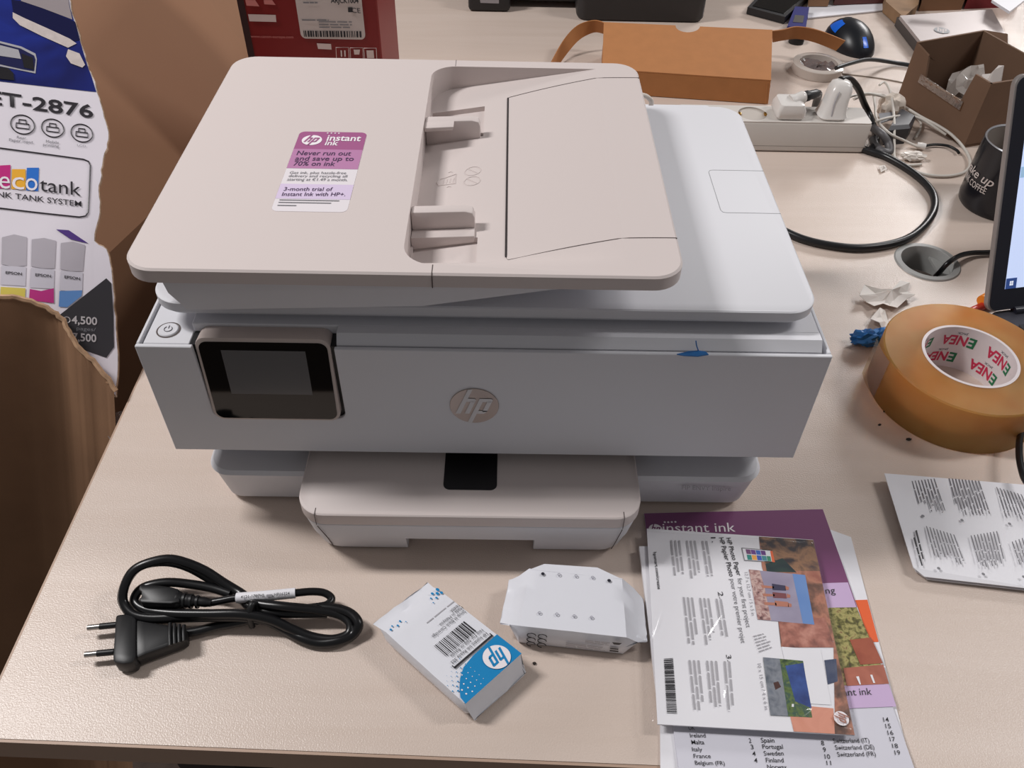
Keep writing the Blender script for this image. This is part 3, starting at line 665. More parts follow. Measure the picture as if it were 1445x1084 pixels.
wd = [(0.74+0.05*i+0.02*(j % 2), 0.60+0.075*j, 0.0035+0.0022*j*0.6) for i in range(6) for j in range(5) if 0.74+0.05*i > 0.735+0.4*max(0, 0.075*j-0.02)]
obj('white_dots', polymesh([[e1(u+r*math.cos(a), v+r*1.3*math.sin(a), 0.0010) for a in [6.283*k/9 for k in range(9)]] for u, v, r in wd if u < 0.98]), WINK, bag1)
for cd in ([(0.0, 0.02, 0.02), (0.03, 0.07, 0.018), (0.05, 0.02, 0.017), (0.0, 0.12, 0.016), (0.06, 0.13, 0.013), (0.03, 0.19, 0.011), (0.08, 0.22, 0.008)], [(0.02, 0.75, 0.012), (0.04, 0.82, 0.012), (0.01, 0.88, 0.01), (0.03, 0.93, 0.013), (0.06, 0.7, 0.007)]):
    obj('corner_dots', polymesh([[e1(u+r*math.cos(a), v+r*1.2*math.sin(a), 0.0010) for a in [6.283*k/9 for k in range(9)]] for u, v, r in cd]), CYAN, bag1)
lc1 = e1(0.875, 0.26); lx = (e1(0.875, 0.36)-lc1); lx = lx.normalized()*0.0090; ly = (e1(0.975, 0.26)-lc1).normalized()*0.0090
hp_logo(bag1, lc1, lx, ly, WINK, CYAN, 0.0002)
bars = []; v = 0.15
rb = random.Random(11)
while v < 0.70:
    w = rb.choice((0.006, 0.010, 0.016, 0.022)); bars.append(S1.rect(0.415, 0.565, v, v+w, 0.0010)); v += w+rb.choice((0.007, 0.012, 0.016))
obj('barcode', polymesh(bars), INK, bag1)
obj('bracket_rule', polymesh([S1.rect(0.685, 0.705, 0.06, 0.74, 0.0010), S1.rect(0.665, 0.705, 0.05, 0.066, 0.0010), S1.rect(0.665, 0.705, 0.735, 0.75, 0.0010)]), INK, bag1)
for s, u, v0, v1, cu in (('HP Instant Ink Ready 303', 0.630, 0.08, 0.72, 0.030), ('Not For Sale or Resale', 0.580, 0.08, 0.66, 0.030), ('Setup bl Black Cartridge', 0.330, 0.02, 0.62, 0.030), ('Made in Malaysia', 0.285, 0.00, 0.42, 0.030), ('T6N05A', 0.245, 0.00, 0.16, 0.030)):
    text('pouch_lettering', s, e1(u, v0, 0.001), e1(u, v1, 0.001), e1(u+cu, v0, 0.001), INK, bag1, 0.0002)
obj('pouch_small_print', polymesh(S1.lines(0.19, 0.0, 0.035, 0.05, 1, 0.5, 0.55, 0.011)), LIGHTINK, bag1)

h2 = 0.0235
c2 = thing('ink_cartridge_bag', (0.04, -0.06, 0), 'plain white cartridge pouch with punched holes beside the photo paper pack', 'ink cartridge', 'sealed ink cartridge pouches')
qa, qd, qc, qb = [(0.0322,-0.0693,0.0235),(0.1009,-0.0766,0.0235),(0.0995,-0.1232,0.0235),(0.0248,-0.1152,0.0235)]
bag2 = obj('foil_bag', pouch(qa, qb, qc, qd, h2, 9, ([(0.006, 0.70, 0.85), (0.013, 0.60, 0.75)], [(0.008, 0.60, 0.90), (0.015, 0.40, 0.70)]), 0.0012, 0.0), FOIL, c2)
S2 = Sheet(qa, qd, qc, qb)
back = [(0.0441,-0.0655,0.0235),(0.0826,-0.0680,0.0235)]
obj('bag_back_bulge', loft([[V((p[0], p[1], z)) for p in (S2.at(0.02, 0.02), S2.at(0.98, 0.02), V(back[1]), V(back[0]))] for z in (0.003, 0.0225, 0.0236)]), FOIL, bag2)
HOLE = mat('punched_hole_dark', (26, 26, 40), 0.6); DIMPLE = mat('hole_rim', (168, 168, 178), 0.5)
for k, p in enumerate([(0.0428,-0.0746,0.0246),(0.0545,-0.0750,0.0246),(0.0667,-0.0760,0.0246),(0.0786,-0.0770,0.0246),(0.0901,-0.0795,0.0246),(0.0398,-0.1059,0.0246),(0.0518,-0.1068,0.0246),(0.0638,-0.1080,0.0246),(0.0757,-0.1090,0.0246)]):
    dark = k in (0, 4)
    obj('vent_hole', lathe([(0.0, 0.0), (0.0011, 0.0), (0.0013, 0.0002)] if dark else [(0.0007, 0.0), (0.0012, 0.0002), (0.0013, 0.0)], p, 14), HOLE if dark else DIMPLE, bag2)
F2 = Sheet(V(qb)-Vector((0, 0.0003, 0.0225)), V(qc)-Vector((0, 0.0003, 0.0225)), V(qc)-Vector((0, 0.0003, 0.001)), V(qb)-Vector((0, 0.0003, 0.001)))
mk = []
for cu_ in (0.13, 0.23):
    for cv_ in (0.80, 0.52, 0.24):
        r = 0.0030
        c_ = F2.at(cu_, cv_, 0.0030); eu = (F2.b-F2.a).normalized()*r; ev = (F2.d-F2.a).normalized()*r
        mk.append(tube([c_+eu*math.cos(a)+ev*math.sin(a) for a in [6.283*k/12 for k in range(10)]], 0.00035, 5, 1, smooth_path=False))
obj('care_symbols', join_meshes(mk), INK, bag2)
obj('pouch_small_print', polymesh(F2.lines(0.62, 0.86, 0, -0.07, 3, 0.2, 0.24, 0.035, False, 0.0032)+F2.lines(0.45, 0.55, 0, -0.07, 4, 0.3, 0.38, 0.03, False, 0.0032)), LIGHTINK, bag2)
obj('recycle_symbol', polymesh([F2.poly([(0.86, 0.95), (0.95, 0.95), (0.93, 0.82), (0.88, 0.82)], 0.0032), F2.rect(0.855, 0.935, 0.35, 0.45, 0.0032), F2.rect(0.855, 0.93, 0.50, 0.58, 0.0032)]), INK, bag2)

# ------------------------------------------------------------------ papers
LAV = mat('lavender_print', (196, 170, 206), 0.4); PLUM = mat('plum_cover', (122, 70, 110), 0.35)
# lowest: white sheet with an orange band
shp = [(0.1344,-0.0371,0.0016),(0.2218,-0.0131,0.0016),(0.2695,-0.0144,0.0016),(0.2873,-0.0229,0.0016),(0.2796,-0.1434,0.0016),(0.2761,-0.1941,0.0016),(0.1144,-0.2079,0.0016)]
wl = obj('leaflet', slab(shp, 0.0014), PAPER); tag(wl, 'white leaflet with an orange band, lowest of the paper pile', 'leaflet')
obj('orange_band', slab([(0.2600,-0.0798,0.0018),(0.2834,-0.0786,0.0018),(0.2813,-0.1124,0.0018),(0.2582,-0.1138,0.0018)], 0.0001), mat('orange_print', (226, 96, 44), 0.4), wl)
# booklet with country list
bk = thing('booklet', (0.12, -0.10, 0.0017), 'purple-topped booklet with a country list, under the photo paper pack', 'booklet')
bq = [(0.1263,-0.0040,0.0036),(0.2711,0.0025,0.0036),(0.2762,-0.2011,0.0036),(0.1264,-0.2025,0.0036)]
obj('page', slab(bq, 0.0018), mat('booklet_page', (205, 204, 214), 0.5, var=0.01), bk)
obj('cover_print', slab([(0.1262,-0.0042,0.0038),(0.2710,0.0023,0.0038),(0.2725,-0.0518,0.0038),(0.2730,-0.0861,0.0038),(0.2505,-0.0876,0.0038),(0.1253,-0.0875,0.0038)], 0.0001), PLUM, bk)
obj('lavender_print', slab([(0.2041,-0.0689,0.0040),(0.2720,-0.0655,0.0040),(0.2724,-0.0863,0.0040),(0.2052,-0.0883,0.0040)], 0.0001), LAV, bk)
obj('lavender_print', slab([(0.2411,-0.1465,0.0040),(0.2774,-0.1448,0.0040),(0.2776,-0.1604,0.0040),(0.2415,-0.1622,0.0040)], 0.0001), LAV, bk)
obj('plant_photo', slab([(0.2417,-0.0873,0.0040),(0.2724,-0.0863,0.0040),(0.2777,-0.1446,0.0040),(0.2411,-0.1465,0.0040)], 0.0001), photo_mat('plant_photo', [(52, 40, 30), (96, 92, 44), (168, 160, 100), (110, 70, 48)], 240, 9, 0.3), bk)
obj('pot_photo', slab([(0.2599,-0.1124,0.0042),(0.2757,-0.1103,0.0042),(0.2781,-0.1298,0.0042),(0.2620,-0.1310,0.0042)], 0.0001), photo_mat('terracotta_photo', [(136, 62, 42), (160, 84, 60), (150, 74, 52)], 30), bk)
bp_ = obj('brick_photo', slab([(0.2494,-0.1337,0.0042),(0.2780,-0.1308,0.0042),(0.2776,-0.1446,0.0042),(0.2483,-0.1465,0.0042)], 0.0001), photo_mat('brick_photo', [(150, 82, 64), (176, 104, 84)], 60), bk)
obj('mortar_lines', polymesh([slab_q for slab_q in ([(0.2564,-0.1399,0.0044),(0.2584,-0.1396,0.0044),(0.2581,-0.1455,0.0044),(0.2572,-0.1455,0.0044)], [(0.2665,-0.1385,0.0044),(0.2680,-0.1384,0.0044),(0.2682,-0.1443,0.0044),(0.2669,-0.1444,0.0044)])]), PAPER, bp_)
text('booklet_lettering', 'instant ink', (0.1389,-0.0225,0.0039), (0.1962,-0.0209,0.0039), (0.1395,-0.0137,0.0039), WINK, bk, 0.0002, 0.0)
obj('booklet_dots', polymesh([[(p[0]+0.0009*math.cos(a), p[1]+0.0009*math.sin(a), 0.0042) for a in [6.283*k/8 for k in range(8)]] for p in [(0.1415,-0.0128,0.0042),(0.1443,-0.0128,0.0042),(0.1471,-0.0126,0.0042),(0.1500,-0.0124,0.0042)]]), WINK, bk)
bl_ = V((0.1334,-0.0202,0.0039))
hp_logo(bk, bl_, (0.0055, 0, 0), (0, 0.0055, 0), WINK, PLUM, 0.0002)
text('booklet_lettering', 'ing', (0.2510,-0.0755,0.0041), (0.2601,-0.0750,0.0041), (0.2514,-0.0701,0.0041), INK, bk)
text('booklet_lettering', 'instant ink', (0.2342,-0.1540,0.0041), (0.2636,-0.1525,0.0041), (0.2346,-0.1491,0.0041), INK, bk)
LST = [('UK', (0.1363,-0.1776,0.0038), (0.1404,-0.1776,0.0038), (0.1362,-0.1748,0.0038)), ('Ireland', (0.1365,-0.1824,0.0038), (0.1466,-0.1823,0.0038), (0.1364,-0.1797,0.0038)),
 ('Malta', (0.1368,-0.1868,0.0038), (0.1450,-0.1867,0.0038), (0.1367,-0.1840,0.0038)), ('Italy', (0.1365,-0.1912,0.0038), (0.1429,-0.1912,0.0038), (0.1365,-0.1886,0.0038)),
 ('France', (0.1368,-0.1955,0.0038), (0.1477,-0.1954,0.0038), (0.1368,-0.1928,0.0038)), ('Belgium (FR)', (0.1371,-0.1996,0.0038), (0.1559,-0.1997,0.0038), (0.1370,-0.1970,0.0038)),
 ('Spain', (0.1819,-0.1852,0.0038), (0.1906,-0.1851,0.0038), (0.1820,-0.1822,0.0038)), ('Portugal', (0.1820,-0.1892,0.0038), (0.1952,-0.1891,0.0038), (0.1821,-0.1863,0.0038)),
 ('Sweden', (0.1820,-0.1935,0.0038), (0.1947,-0.1933,0.0038), (0.1821,-0.1906,0.0038)), ('Finland', (0.1824,-0.1977,0.0038), (0.1937,-0.1976,0.0038), (0.1826,-0.1948,0.0038)),
 ('Norway', (0.1824,-0.2018,0.0038), (0.1946,-0.2017,0.0038), (0.1826,-0.1990,0.0038)),
 ('Switzerland (IT)', (0.2287,-0.1852,0.0038), (0.2524,-0.1845,0.0038), (0.2288,-0.1822,0.0038)), ('Switzerland (DE)', (0.2289,-0.1894,0.0038), (0.2543,-0.1887,0.0038), (0.2290,-0.1865,0.0038)),
 ('Switzerland (FR)', (0.2291,-0.1937,0.0038), (0.2539,-0.1930,0.0038), (0.2292,-0.1908,0.0038)),
 ('2', (0.1740,-0.1855,0.0038), (0.1756,-0.1855,0.0038), (0.1742,-0.1825,0.0038)), ('3', (0.1744,-0.1895,0.0038), (0.1762,-0.1895,0.0038), (0.1745,-0.1866,0.0038)),
 ('4', (0.1746,-0.1938,0.0038), (0.1767,-0.1937,0.0038), (0.1748,-0.1909,0.0038)), ('4', (0.1749,-0.1980,0.0038), (0.1770,-0.1979,0.0038), (0.1751,-0.1951,0.0038)),
 ('8', (0.2205,-0.1866,0.0038), (0.2224,-0.1866,0.0038), (0.2208,-0.1836,0.0038)), ('9', (0.2205,-0.1909,0.0038), (0.2224,-0.1908,0.0038), (0.2209,-0.1879,0.0038)),
 ('10', (0.2206,-0.1951,0.0038), (0.2240,-0.1951,0.0038), (0.2209,-0.1922,0.0038)), ('11', (0.2207,-0.1990,0.0038), (0.2236,-0.1990,0.0038), (0.2210,-0.1962,0.0038)),
 ('14', (0.2658,-0.1709,0.0038), (0.2694,-0.1708,0.0038), (0.2661,-0.1678,0.0038)), ('15', (0.2659,-0.1751,0.0038), (0.2694,-0.1750,0.0038), (0.2662,-0.1721,0.0038)),
 ('16', (0.2659,-0.1795,0.0038), (0.2696,-0.1794,0.0038), (0.2662,-0.1765,0.0038)), ('17', (0.2660,-0.1836,0.0038), (0.2695,-0.1835,0.0038), (0.2662,-0.1807,0.0038)),
 ('18', (0.2662,-0.1879,0.0038), (0.2699,-0.1878,0.0038), (0.2665,-0.1850,0.0038)), ('19', (0.2664,-0.1922,0.0038), (0.2699,-0.1921,0.0038), (0.2667,-0.1893,0.0038))]
for s, O, E_, U in LST: text('list_lettering', s, O, E_, U, INK, bk, 0.0002, 0.002)

# photo paper pack in film
pk = thing('photo_paper_pack', (0.1, -0.1, 0.004), 'photo paper sample pack in clear film with printed pictures', 'photo paper')
pq = [(0.1254,-0.0233,0.0100),(0.2529,-0.0318,0.0100),(0.2413,-0.1825,0.0100),(0.1152,-0.1766,0.0100)]
obj('paper_stack', slab([(0.1182,-0.0381,0.0075),(0.2502,-0.0354,0.0075),(0.2402,-0.1779,0.0075),(0.1174,-0.1731,0.0075)], 0.0034), PAPER, pk)
cardo = obj('printed_card', slab(pq, 0.0012), PAPER, pk)
SP = Sheet(pq[3], pq[2], pq[1], pq[0])   # u to the right, v away from the camera
def pp(name, pts, m, h=0.0002):
    h = 0.00015+(h-0.0002)*0.22
    return obj(name, polymesh([[V(p)+Vector((0, 0, h)) for p in pts]]), m, cardo)
rock = photo_mat('canyon_photo', [(46, 38, 38), (110, 78, 66), (176, 120, 98), (150, 92, 78)], 70, 9, 0.35)
pp('picture', [(0.2114,-0.0297,0.0101),(0.2527,-0.0323,0.0101),(0.2414,-0.1824,0.0101),(0.2025,-0.1805,0.0101),(0.2033,-0.1710,0.0101),(0.2311,-0.1731,0.0101),(0.2454,-0.1168,0.0101),(0.2076,-0.1216,0.0101),(0.2100,-0.1020,0.0101),(0.2079,-0.0568,0.0101)], rock)
pp('picture', [(0.2025,-0.1805,0.0101),(0.2025,-0.1625,0.0101),(0.2323,-0.1650,0.0101),(0.2287,-0.1818,0.0101)], photo_mat('pink_rock_photo', [(196, 128, 106), (212, 146, 124), (204, 136, 112)], 40), 0.0003)
pp('picture', [(0.2114,-0.0297,0.0101),(0.2527,-0.0323,0.0101),(0.2508,-0.0599,0.0101),(0.2108,-0.0605,0.0101)], photo_mat('dark_canyon_photo', [(34, 34, 46), (58, 48, 50), (150, 112, 84), (70, 56, 60)], 70, 9, 0.35), 0.0003)
pp('picture', [(0.2111,-0.0543,0.0101),(0.2251,-0.0491,0.0101),(0.2329,-0.0614,0.0101),(0.2107,-0.0611,0.0101)], photo_mat('dark_green_photo', [(28, 44, 50), (48, 70, 62)], 60), 0.0004)
pp('picture', [(0.2103,-0.1009,0.0101),(0.2442,-0.0987,0.0101),(0.2451,-0.1216,0.0101),(0.2085,-0.1221,0.0101)], photo_mat('red_rock_photo', [(96, 58, 54), (164, 106, 92), (200, 144, 128)], 110, 9, 0.3), 0.0004)
pp('picture', [(0.2352,-0.1312,0.0101),(0.2438,-0.1301,0.0101),(0.2403,-0.1464,0.0101),(0.2330,-0.1485,0.0101)], photo_mat('river_photo', [(50, 62, 92), (82, 88, 110)], 60), 0.0005)
pp('beach_picture', [(0.1975,-0.0594,0.0101),(0.2387,-0.0637,0.0101),(0.2352,-0.1044,0.0101),(0.1956,-0.1008,0.0101)], photo_mat('sky_photo', [(120, 112, 136), (146, 138, 160), (164, 158, 178)], 25, 3, 0.5), 0.0006)
pp('beach_picture', [(0.2294,-0.0626,0.0101),(0.2387,-0.0637,0.0101),(0.2352,-0.1044,0.0101),(0.2273,-0.1034,0.0101)], photo_mat('blue_sky_photo', [(84, 124, 186), (118, 150, 200)], 18, 2, 0.3), 0.0008)
pp('beach_picture', [(0.1975,-0.0594,0.0101),(0.2056,-0.0602,0.0101),(0.2061,-0.0750,0.0101),(0.2051,-0.1015,0.0101),(0.1956,-0.1008,0.0101)], photo_mat('shore_photo', [(60, 40, 46), (160, 120, 116), (200, 172, 164), (110, 60, 66)], 260, 8, 0.3), 0.0009)
SKIN = mat('photo_tan', (176, 116, 96), 0.4); DRESS = mat('photo_navy', (54, 52, 78), 0.4); RED = mat('photo_red', (120, 66, 70), 0.4)
for k, (yy, m) in enumerate(((828, DRESS), (840, RED), (852, SKIN))):
    pass
for leg, bod, hd, m in (([(0.2040,-0.0727,0.0101),(0.2132,-0.0737,0.0101),(0.2128,-0.0755,0.0101),(0.2040,-0.0750,0.0101)], [(0.2122,-0.0714,0.0101),(0.2217,-0.0730,0.0101),(0.2213,-0.0772,0.0101),(0.2115,-0.0767,0.0101)], [(0.2217,-0.0730,0.0101),(0.2241,-0.0742,0.0101),(0.2235,-0.0765,0.0101),(0.2209,-0.0766,0.0101)], DRESS),
                       ([(0.2036,-0.0798,0.0101),(0.2123,-0.0802,0.0101),(0.2119,-0.0820,0.0101),(0.2036,-0.0821,0.0101)], [(0.2111,-0.0785,0.0101),(0.2207,-0.0795,0.0101),(0.2203,-0.0836,0.0101),(0.2106,-0.0832,0.0101)], [(0.2213,-0.0795,0.0101),(0.2236,-0.0807,0.0101),(0.2230,-0.0830,0.0101),(0.2205,-0.0830,0.0101)], RED),
                       ([(0.2031,-0.0868,0.0101),(0.2118,-0.0872,0.0101),(0.2118,-0.0895,0.0101),(0.2032,-0.0891,0.0101)], [(0.2111,-0.0855,0.0101),(0.2207,-0.0865,0.0101),(0.2203,-0.0905,0.0101),(0.2106,-0.0901,0.0101)], [(0.2205,-0.0871,0.0101),(0.2228,-0.0882,0.0101),(0.2223,-0.0905,0.0101),(0.2197,-0.0906,0.0101)], SKIN)):
    pp('picture_figure', leg, SKIN, 0.0011); pp('picture_figure', bod, m, 0.0011); pp('picture_figure', hd, SKIN, 0.0011)
pp('white_frame', [(0.2081,-0.1216,0.0101),(0.2348,-0.1234,0.0101),(0.2316,-0.1627,0.0101),(0.2065,-0.1615,0.0101)], PAPER, 0.0006)
pp('mountain_picture', [(0.1933,-0.1296,0.0101),(0.2204,-0.1319,0.0101),(0.2167,-0.1713,0.0101),(0.1896,-0.1702,0.0101)], photo_mat('mountain_photo', [(40, 62, 38), (92, 112, 58), (52, 80, 70), (120, 132, 70)], 200, 9, 0.3), 0.0009)
pp('mountain_picture', [(0.2073,-0.1357,0.0101),(0.2200,-0.1335,0.0101),(0.2178,-0.1652,0.0101),(0.2082,-0.1605,0.0101)], photo_mat('blue_slope_photo', [(30, 50, 108), (58, 88, 156)], 90, 8, 0.3), 0.0011)
pp('mountain_picture', [(0.1933,-0.1296,0.0101),(0.2046,-0.1305,0.0101),(0.2011,-0.1706,0.0101),(0.1896,-0.1702,0.0101)], photo_mat('lake_photo', [(96, 104, 118), (130, 134, 142), (80, 88, 100)], 120, 6, 0.3), 0.0012)
pp('mountain_picture', [(0.1964,-0.1479,0.0101),(0.1999,-0.1469,0.0101),(0.2010,-0.1508,0.0101),(0.1967,-0.1529,0.0101)], mat('photo_canoe', (70, 40, 34), 0.4), 0.0014)
pp('stone_patch', [(0.2054,-0.1625,0.0101),(0.2068,-0.1624,0.0101),(0.2063,-0.1644,0.0101),(0.2049,-0.1644,0.0101)], PAPER, 0.0015)
# phone icon with coloured tiles
pp('phone_picture', [(0.1957,-0.0400,0.0101),(0.2186,-0.0419,0.0101),(0.2178,-0.0529,0.0101),(0.1956,-0.0517,0.0101)], GREYINK, 0.0003)
pp('phone_picture', [(0.1963,-0.0409,0.0101),(0.2179,-0.0425,0.0101),(0.2171,-0.0522,0.0101),(0.1962,-0.0511,0.0101)], PAPER, 0.0005)
TILE = [(118, 72, 118), (110, 66, 140), (58, 104, 190), (104, 60, 130), (226, 230, 234), (50, 140, 132), (240, 170, 84), (60, 92, 180), (70, 140, 150), (60, 140, 110)]
for k, ps in enumerate(([(0.1986,-0.0415,0.0101),(0.2021,-0.0418,0.0101),(0.2021,-0.0459,0.0101),(0.1986,-0.0457,0.0101)], [(0.2024,-0.0418,0.0101),(0.2058,-0.0421,0.0101),(0.2058,-0.0462,0.0101),(0.2023,-0.0459,0.0101)], [(0.2061,-0.0421,0.0101),(0.2095,-0.0425,0.0101),(0.2095,-0.0465,0.0101),(0.2061,-0.0462,0.0101)], [(0.2098,-0.0425,0.0101),(0.2133,-0.0427,0.0101),(0.2132,-0.0467,0.0101),(0.2098,-0.0465,0.0101)], [(0.2136,-0.0427,0.0101),(0.2165,-0.0429,0.0101),(0.2164,-0.0470,0.0101),(0.2135,-0.0467,0.0101)],
        [(0.1985,-0.0463,0.0101),(0.2019,-0.0466,0.0101),(0.2019,-0.0511,0.0101),(0.1984,-0.0509,0.0101)], [(0.2022,-0.0466,0.0101),(0.2057,-0.0468,0.0101),(0.2056,-0.0512,0.0101),(0.2021,-0.0510,0.0101)], [(0.2059,-0.0468,0.0101),(0.2094,-0.0471,0.0101),(0.2093,-0.0514,0.0101),(0.2058,-0.0512,0.0101)], [(0.2096,-0.0471,0.0101),(0.2131,-0.0474,0.0101),(0.2130,-0.0518,0.0101),(0.2095,-0.0515,0.0101)], [(0.2134,-0.0474,0.0101),(0.2163,-0.0476,0.0101),(0.2161,-0.0520,0.0101),(0.2132,-0.0518,0.0101)])):
    pp('phone_tile', ps, mat('tile_%d' % k, TILE[k], 0.4), 0.0007)
pp('phone_tile', [(0.2171,-0.0427,0.0101),(0.2189,-0.0428,0.0101),(0.2186,-0.0528,0.0101),(0.2165,-0.0527,0.0101)], mat('orange_tile', (224, 104, 60), 0.4), 0.0008)
# lettering runs away to the right side: turned a quarter
T = text
T('pack_lettering', 'HP Photo Paper', (0.1856,-0.0314,0.0101), (0.1877,-0.0651,0.0101), (0.1892,-0.0310,0.0101), INK, cardo, 0.0003, 0.012)
T('pack_lettering', 'for your first project', (0.1875,-0.0672,0.0101), (0.1862,-0.1073,0.0101), (0.1910,-0.0668,0.0101), GREYINK, cardo, 0.0003)
T('pack_lettering', 'HP Papier Photo', (0.1801,-0.0311,0.0101), (0.1820,-0.0658,0.0101), (0.1838,-0.0308,0.0101), INK, cardo, 0.0003, 0.012)
T('pack_lettering', 'pour votre premier projet', (0.1819,-0.0679,0.0101), (0.1802,-0.1193,0.0101), (0.1854,-0.0675,0.0101), GREYINK, cardo, 0.0003)
T('pack_lettering', 'hpsmart.com/create', (0.1279,-0.0452,0.0101), (0.1272,-0.0773,0.0101), (0.1303,-0.0449,0.0101), INK, cardo, 0.0003, 0.01)
for s, O, E_, U in (('1.', (0.1739,-0.0309,0.0101), (0.1742,-0.0358,0.0101), (0.1775,-0.0307,0.0101)), ('2.', (0.1708,-0.0787,0.0101), (0.1712,-0.0843,0.0101), (0.1745,-0.0785,0.0101)), ('3.', (0.1680,-0.1281,0.0101), (0.1683,-0.1330,0.0101), (0.1714,-0.1279,0.0101))):
    T('pack_lettering', s, O, E_, U, INK, cardo, 0.0003)
T('pack_lettering', '12.7 x 12.7 cm / 5 x 5 in', (0.1938,-0.0619,0.0101), (0.1919,-0.0977,0.0101), (0.1963,-0.0617,0.0101), LIGHTINK, cardo, 0.0003)
T('pack_lettering', '10 x 15 cm / 4 x 6 in', (0.1884,-0.1344,0.0101), (0.1867,-0.1665,0.0101), (0.1909,-0.1341,0.0101), LIGHTINK, cardo, 0.0003)
fine = []
for blk in ([(0.1417,-0.0343,0.0101),(0.1716,-0.0345,0.0101),(0.1705,-0.0671,0.0101),(0.1395,-0.0712,0.0101)], [(0.1440,-0.0835,0.0101),(0.1736,-0.0848,0.0101),(0.1728,-0.1177,0.0101),(0.1423,-0.1229,0.0101)], [(0.1410,-0.1323,0.0101),(0.1710,-0.1330,0.0101),(0.1671,-0.1691,0.0101),(0.1394,-0.1679,0.0101)]):
    s = Sheet(*blk)
    fine += [p for k in range(10) if k % 4 != 3 for p in s.lines(0.02+k*0.1, 0.0, 0, 0, 1, 0.75, 1.0, 0.045)]
obj('small_print', polymesh(fine, 0.0002), LIGHTINK, cardo)
st2 = Sheet(*[(0.1894,-0.1138,0.0101),(0.2021,-0.1103,0.0101),(0.2043,-0.1232,0.0101),(0.1914,-0.1281,0.0101)])
obj('small_print', polymesh(st2.lines(0.0, 0.0, 0.0, 0.16, 6, 0.6, 0.95, 0.05, False), 0.0002), LIGHTINK, cardo)
bb = Sheet(*[(0.1248,-0.1315,0.0101),(0.1312,-0.1309,0.0101),(0.1286,-0.1709,0.0101),(0.1219,-0.1705,0.0101)])
bars = []; v = 0.0; rb = random.Random(21)
while v < 0.98:
    w = rb.choice((0.008, 0.014, 0.022)); bars.append(bb.rect(0, 1, v, min(1, v+w), 0.0003)); v += w+rb.choice((0.008, 0.014))
obj('barcode', polymesh(bars), INK, cardo)
lc = V((0.2352,-0.1722,0.0103)); ex_ = V((0.2349,-0.1766,0.0103))-lc; ex_ = ex_.normalized()*0.0048
hp_logo(cardo, lc, ex_, Vector((-ex_.y, ex_.x, 0)), WINK, mat('logo_rock', (160, 110, 96), 0.4), 0.0012)
# clear film wrapper, wrinkled
FILM = film_mat('clear_film', (255, 255, 255), 0.02, 0.12, 22, 0.0)
fo = [(0.1183,-0.0221,0.0118),(0.2563,-0.0305,0.0118),(0.2440,-0.1856,0.0118),(0.1072,-0.1806,0.0118)]
SF = Sheet(fo[3], fo[2], fo[1], fo[0]); rf = random.Random(4)
N = 110
RIDG = [((0.035, 0.40), (0.12, 0.62), 0.0015, 0.006), ((0.02, 0.33), (0.10, 0.60), 0.0011, 0.005), ((0.30, 0.40), (0.47, 0.62), 0.0016, 0.006), ((0.36, 0.12), (0.40, 0.24), 0.0013, 0.006), ((0.52, 0.15), (0.60, 0.20), 0.0012, 0.006), ((0.58, 0.42), (0.62, 0.46), 0.0010, 0.006), ((0.72, 0.09), (0.80, 0.13), 0.0012, 0.006), ((0.93, 0.05), (0.95, 0.9), 0.0013, 0.007), ((0.02, 0.02), (0.05, 0.4), 0.0012, 0.006)]
def ridge(u, v):
    z = 0.0
    for (a, b), (c, d), hh, ww in RIDG:
        L2 = (c-a)**2+(d-b)**2; t = max(0, min(1, ((u-a)*(c-a)+(v-b)*(d-b))/L2)); dd = math.hypot(u-a-t*(c-a), v-b-t*(d-b))
        z += hh*math.exp(-(dd/ww)**2)*math.sin(math.pi*min(1, max(0.05, t)))
    return z
fv = []; ff = []
for j in range(N+1):
    for i in range(N+1):
        u, v = i/N, j/N; e = min(u, 1-u, v, 1-v)
        z = 0.0004*math.sin(9*u+14*v)+0.0003*math.sin(23*u-11*v)+ridge(u, v)
        p = SF.at(u, v); drop = 0.0 if e > 0.03 else -0.006*(1-e/0.03)
        fv.append((p.x+(rf.uniform(-0.001, 0.001) if e == 0 else 0), p.y, p.z+max(0.0, z)+drop))
for j in range(N):
    for i in range(N): ff.append((j*(N+1)+i, j*(N+1)+i+1, (j+1)*(N+1)+i+1, (j+1)*(N+1)+i))
obj('film_wrapper', raw(fv, ff, 60), FILM, pk, 'clear shiny film wrapper')

# folded leaflet at the right
lf = thing('folded_leaflet', (0.39, -0.01, 0), 'folded white multilingual text leaflet in front of the tape roll', 'leaflet')
la, lb, lc_, ld = [(0.3286,0.0345,0.0110),(0.4588,0.0274,0.0060),(0.4199,-0.0707,0.0060),(0.3312,-0.0616,0.0040)]
lp = [V(p) for p in [(0.3292,0.0354,0.0100),(0.4571,0.0257,0.0080),(0.4244,-0.0724,0.0060),(0.3309,-0.0607,0.0055),(0.3242,-0.0537,0.0070)]]
obj('page', slab(lp, 0.0006), PAPER, lf)
obj('page', slab([V(p) for p in [(0.3330,0.0357,0.0060),(0.4594,0.0267,0.0040),(0.4259,-0.0724,0.0030),(0.3337,-0.0606,0.0025),(0.3271,-0.0542,0.0030)]], 0.0006), PAPER, lf)
obj('page', slab([V(p) for p in [(0.3365,0.0306,0.0012),(0.4600,0.0252,0.0012),(0.4273,-0.0713,0.0012),(0.3342,-0.0604,0.0012)]], 0.0006), PAPER, lf)
bl3 = []
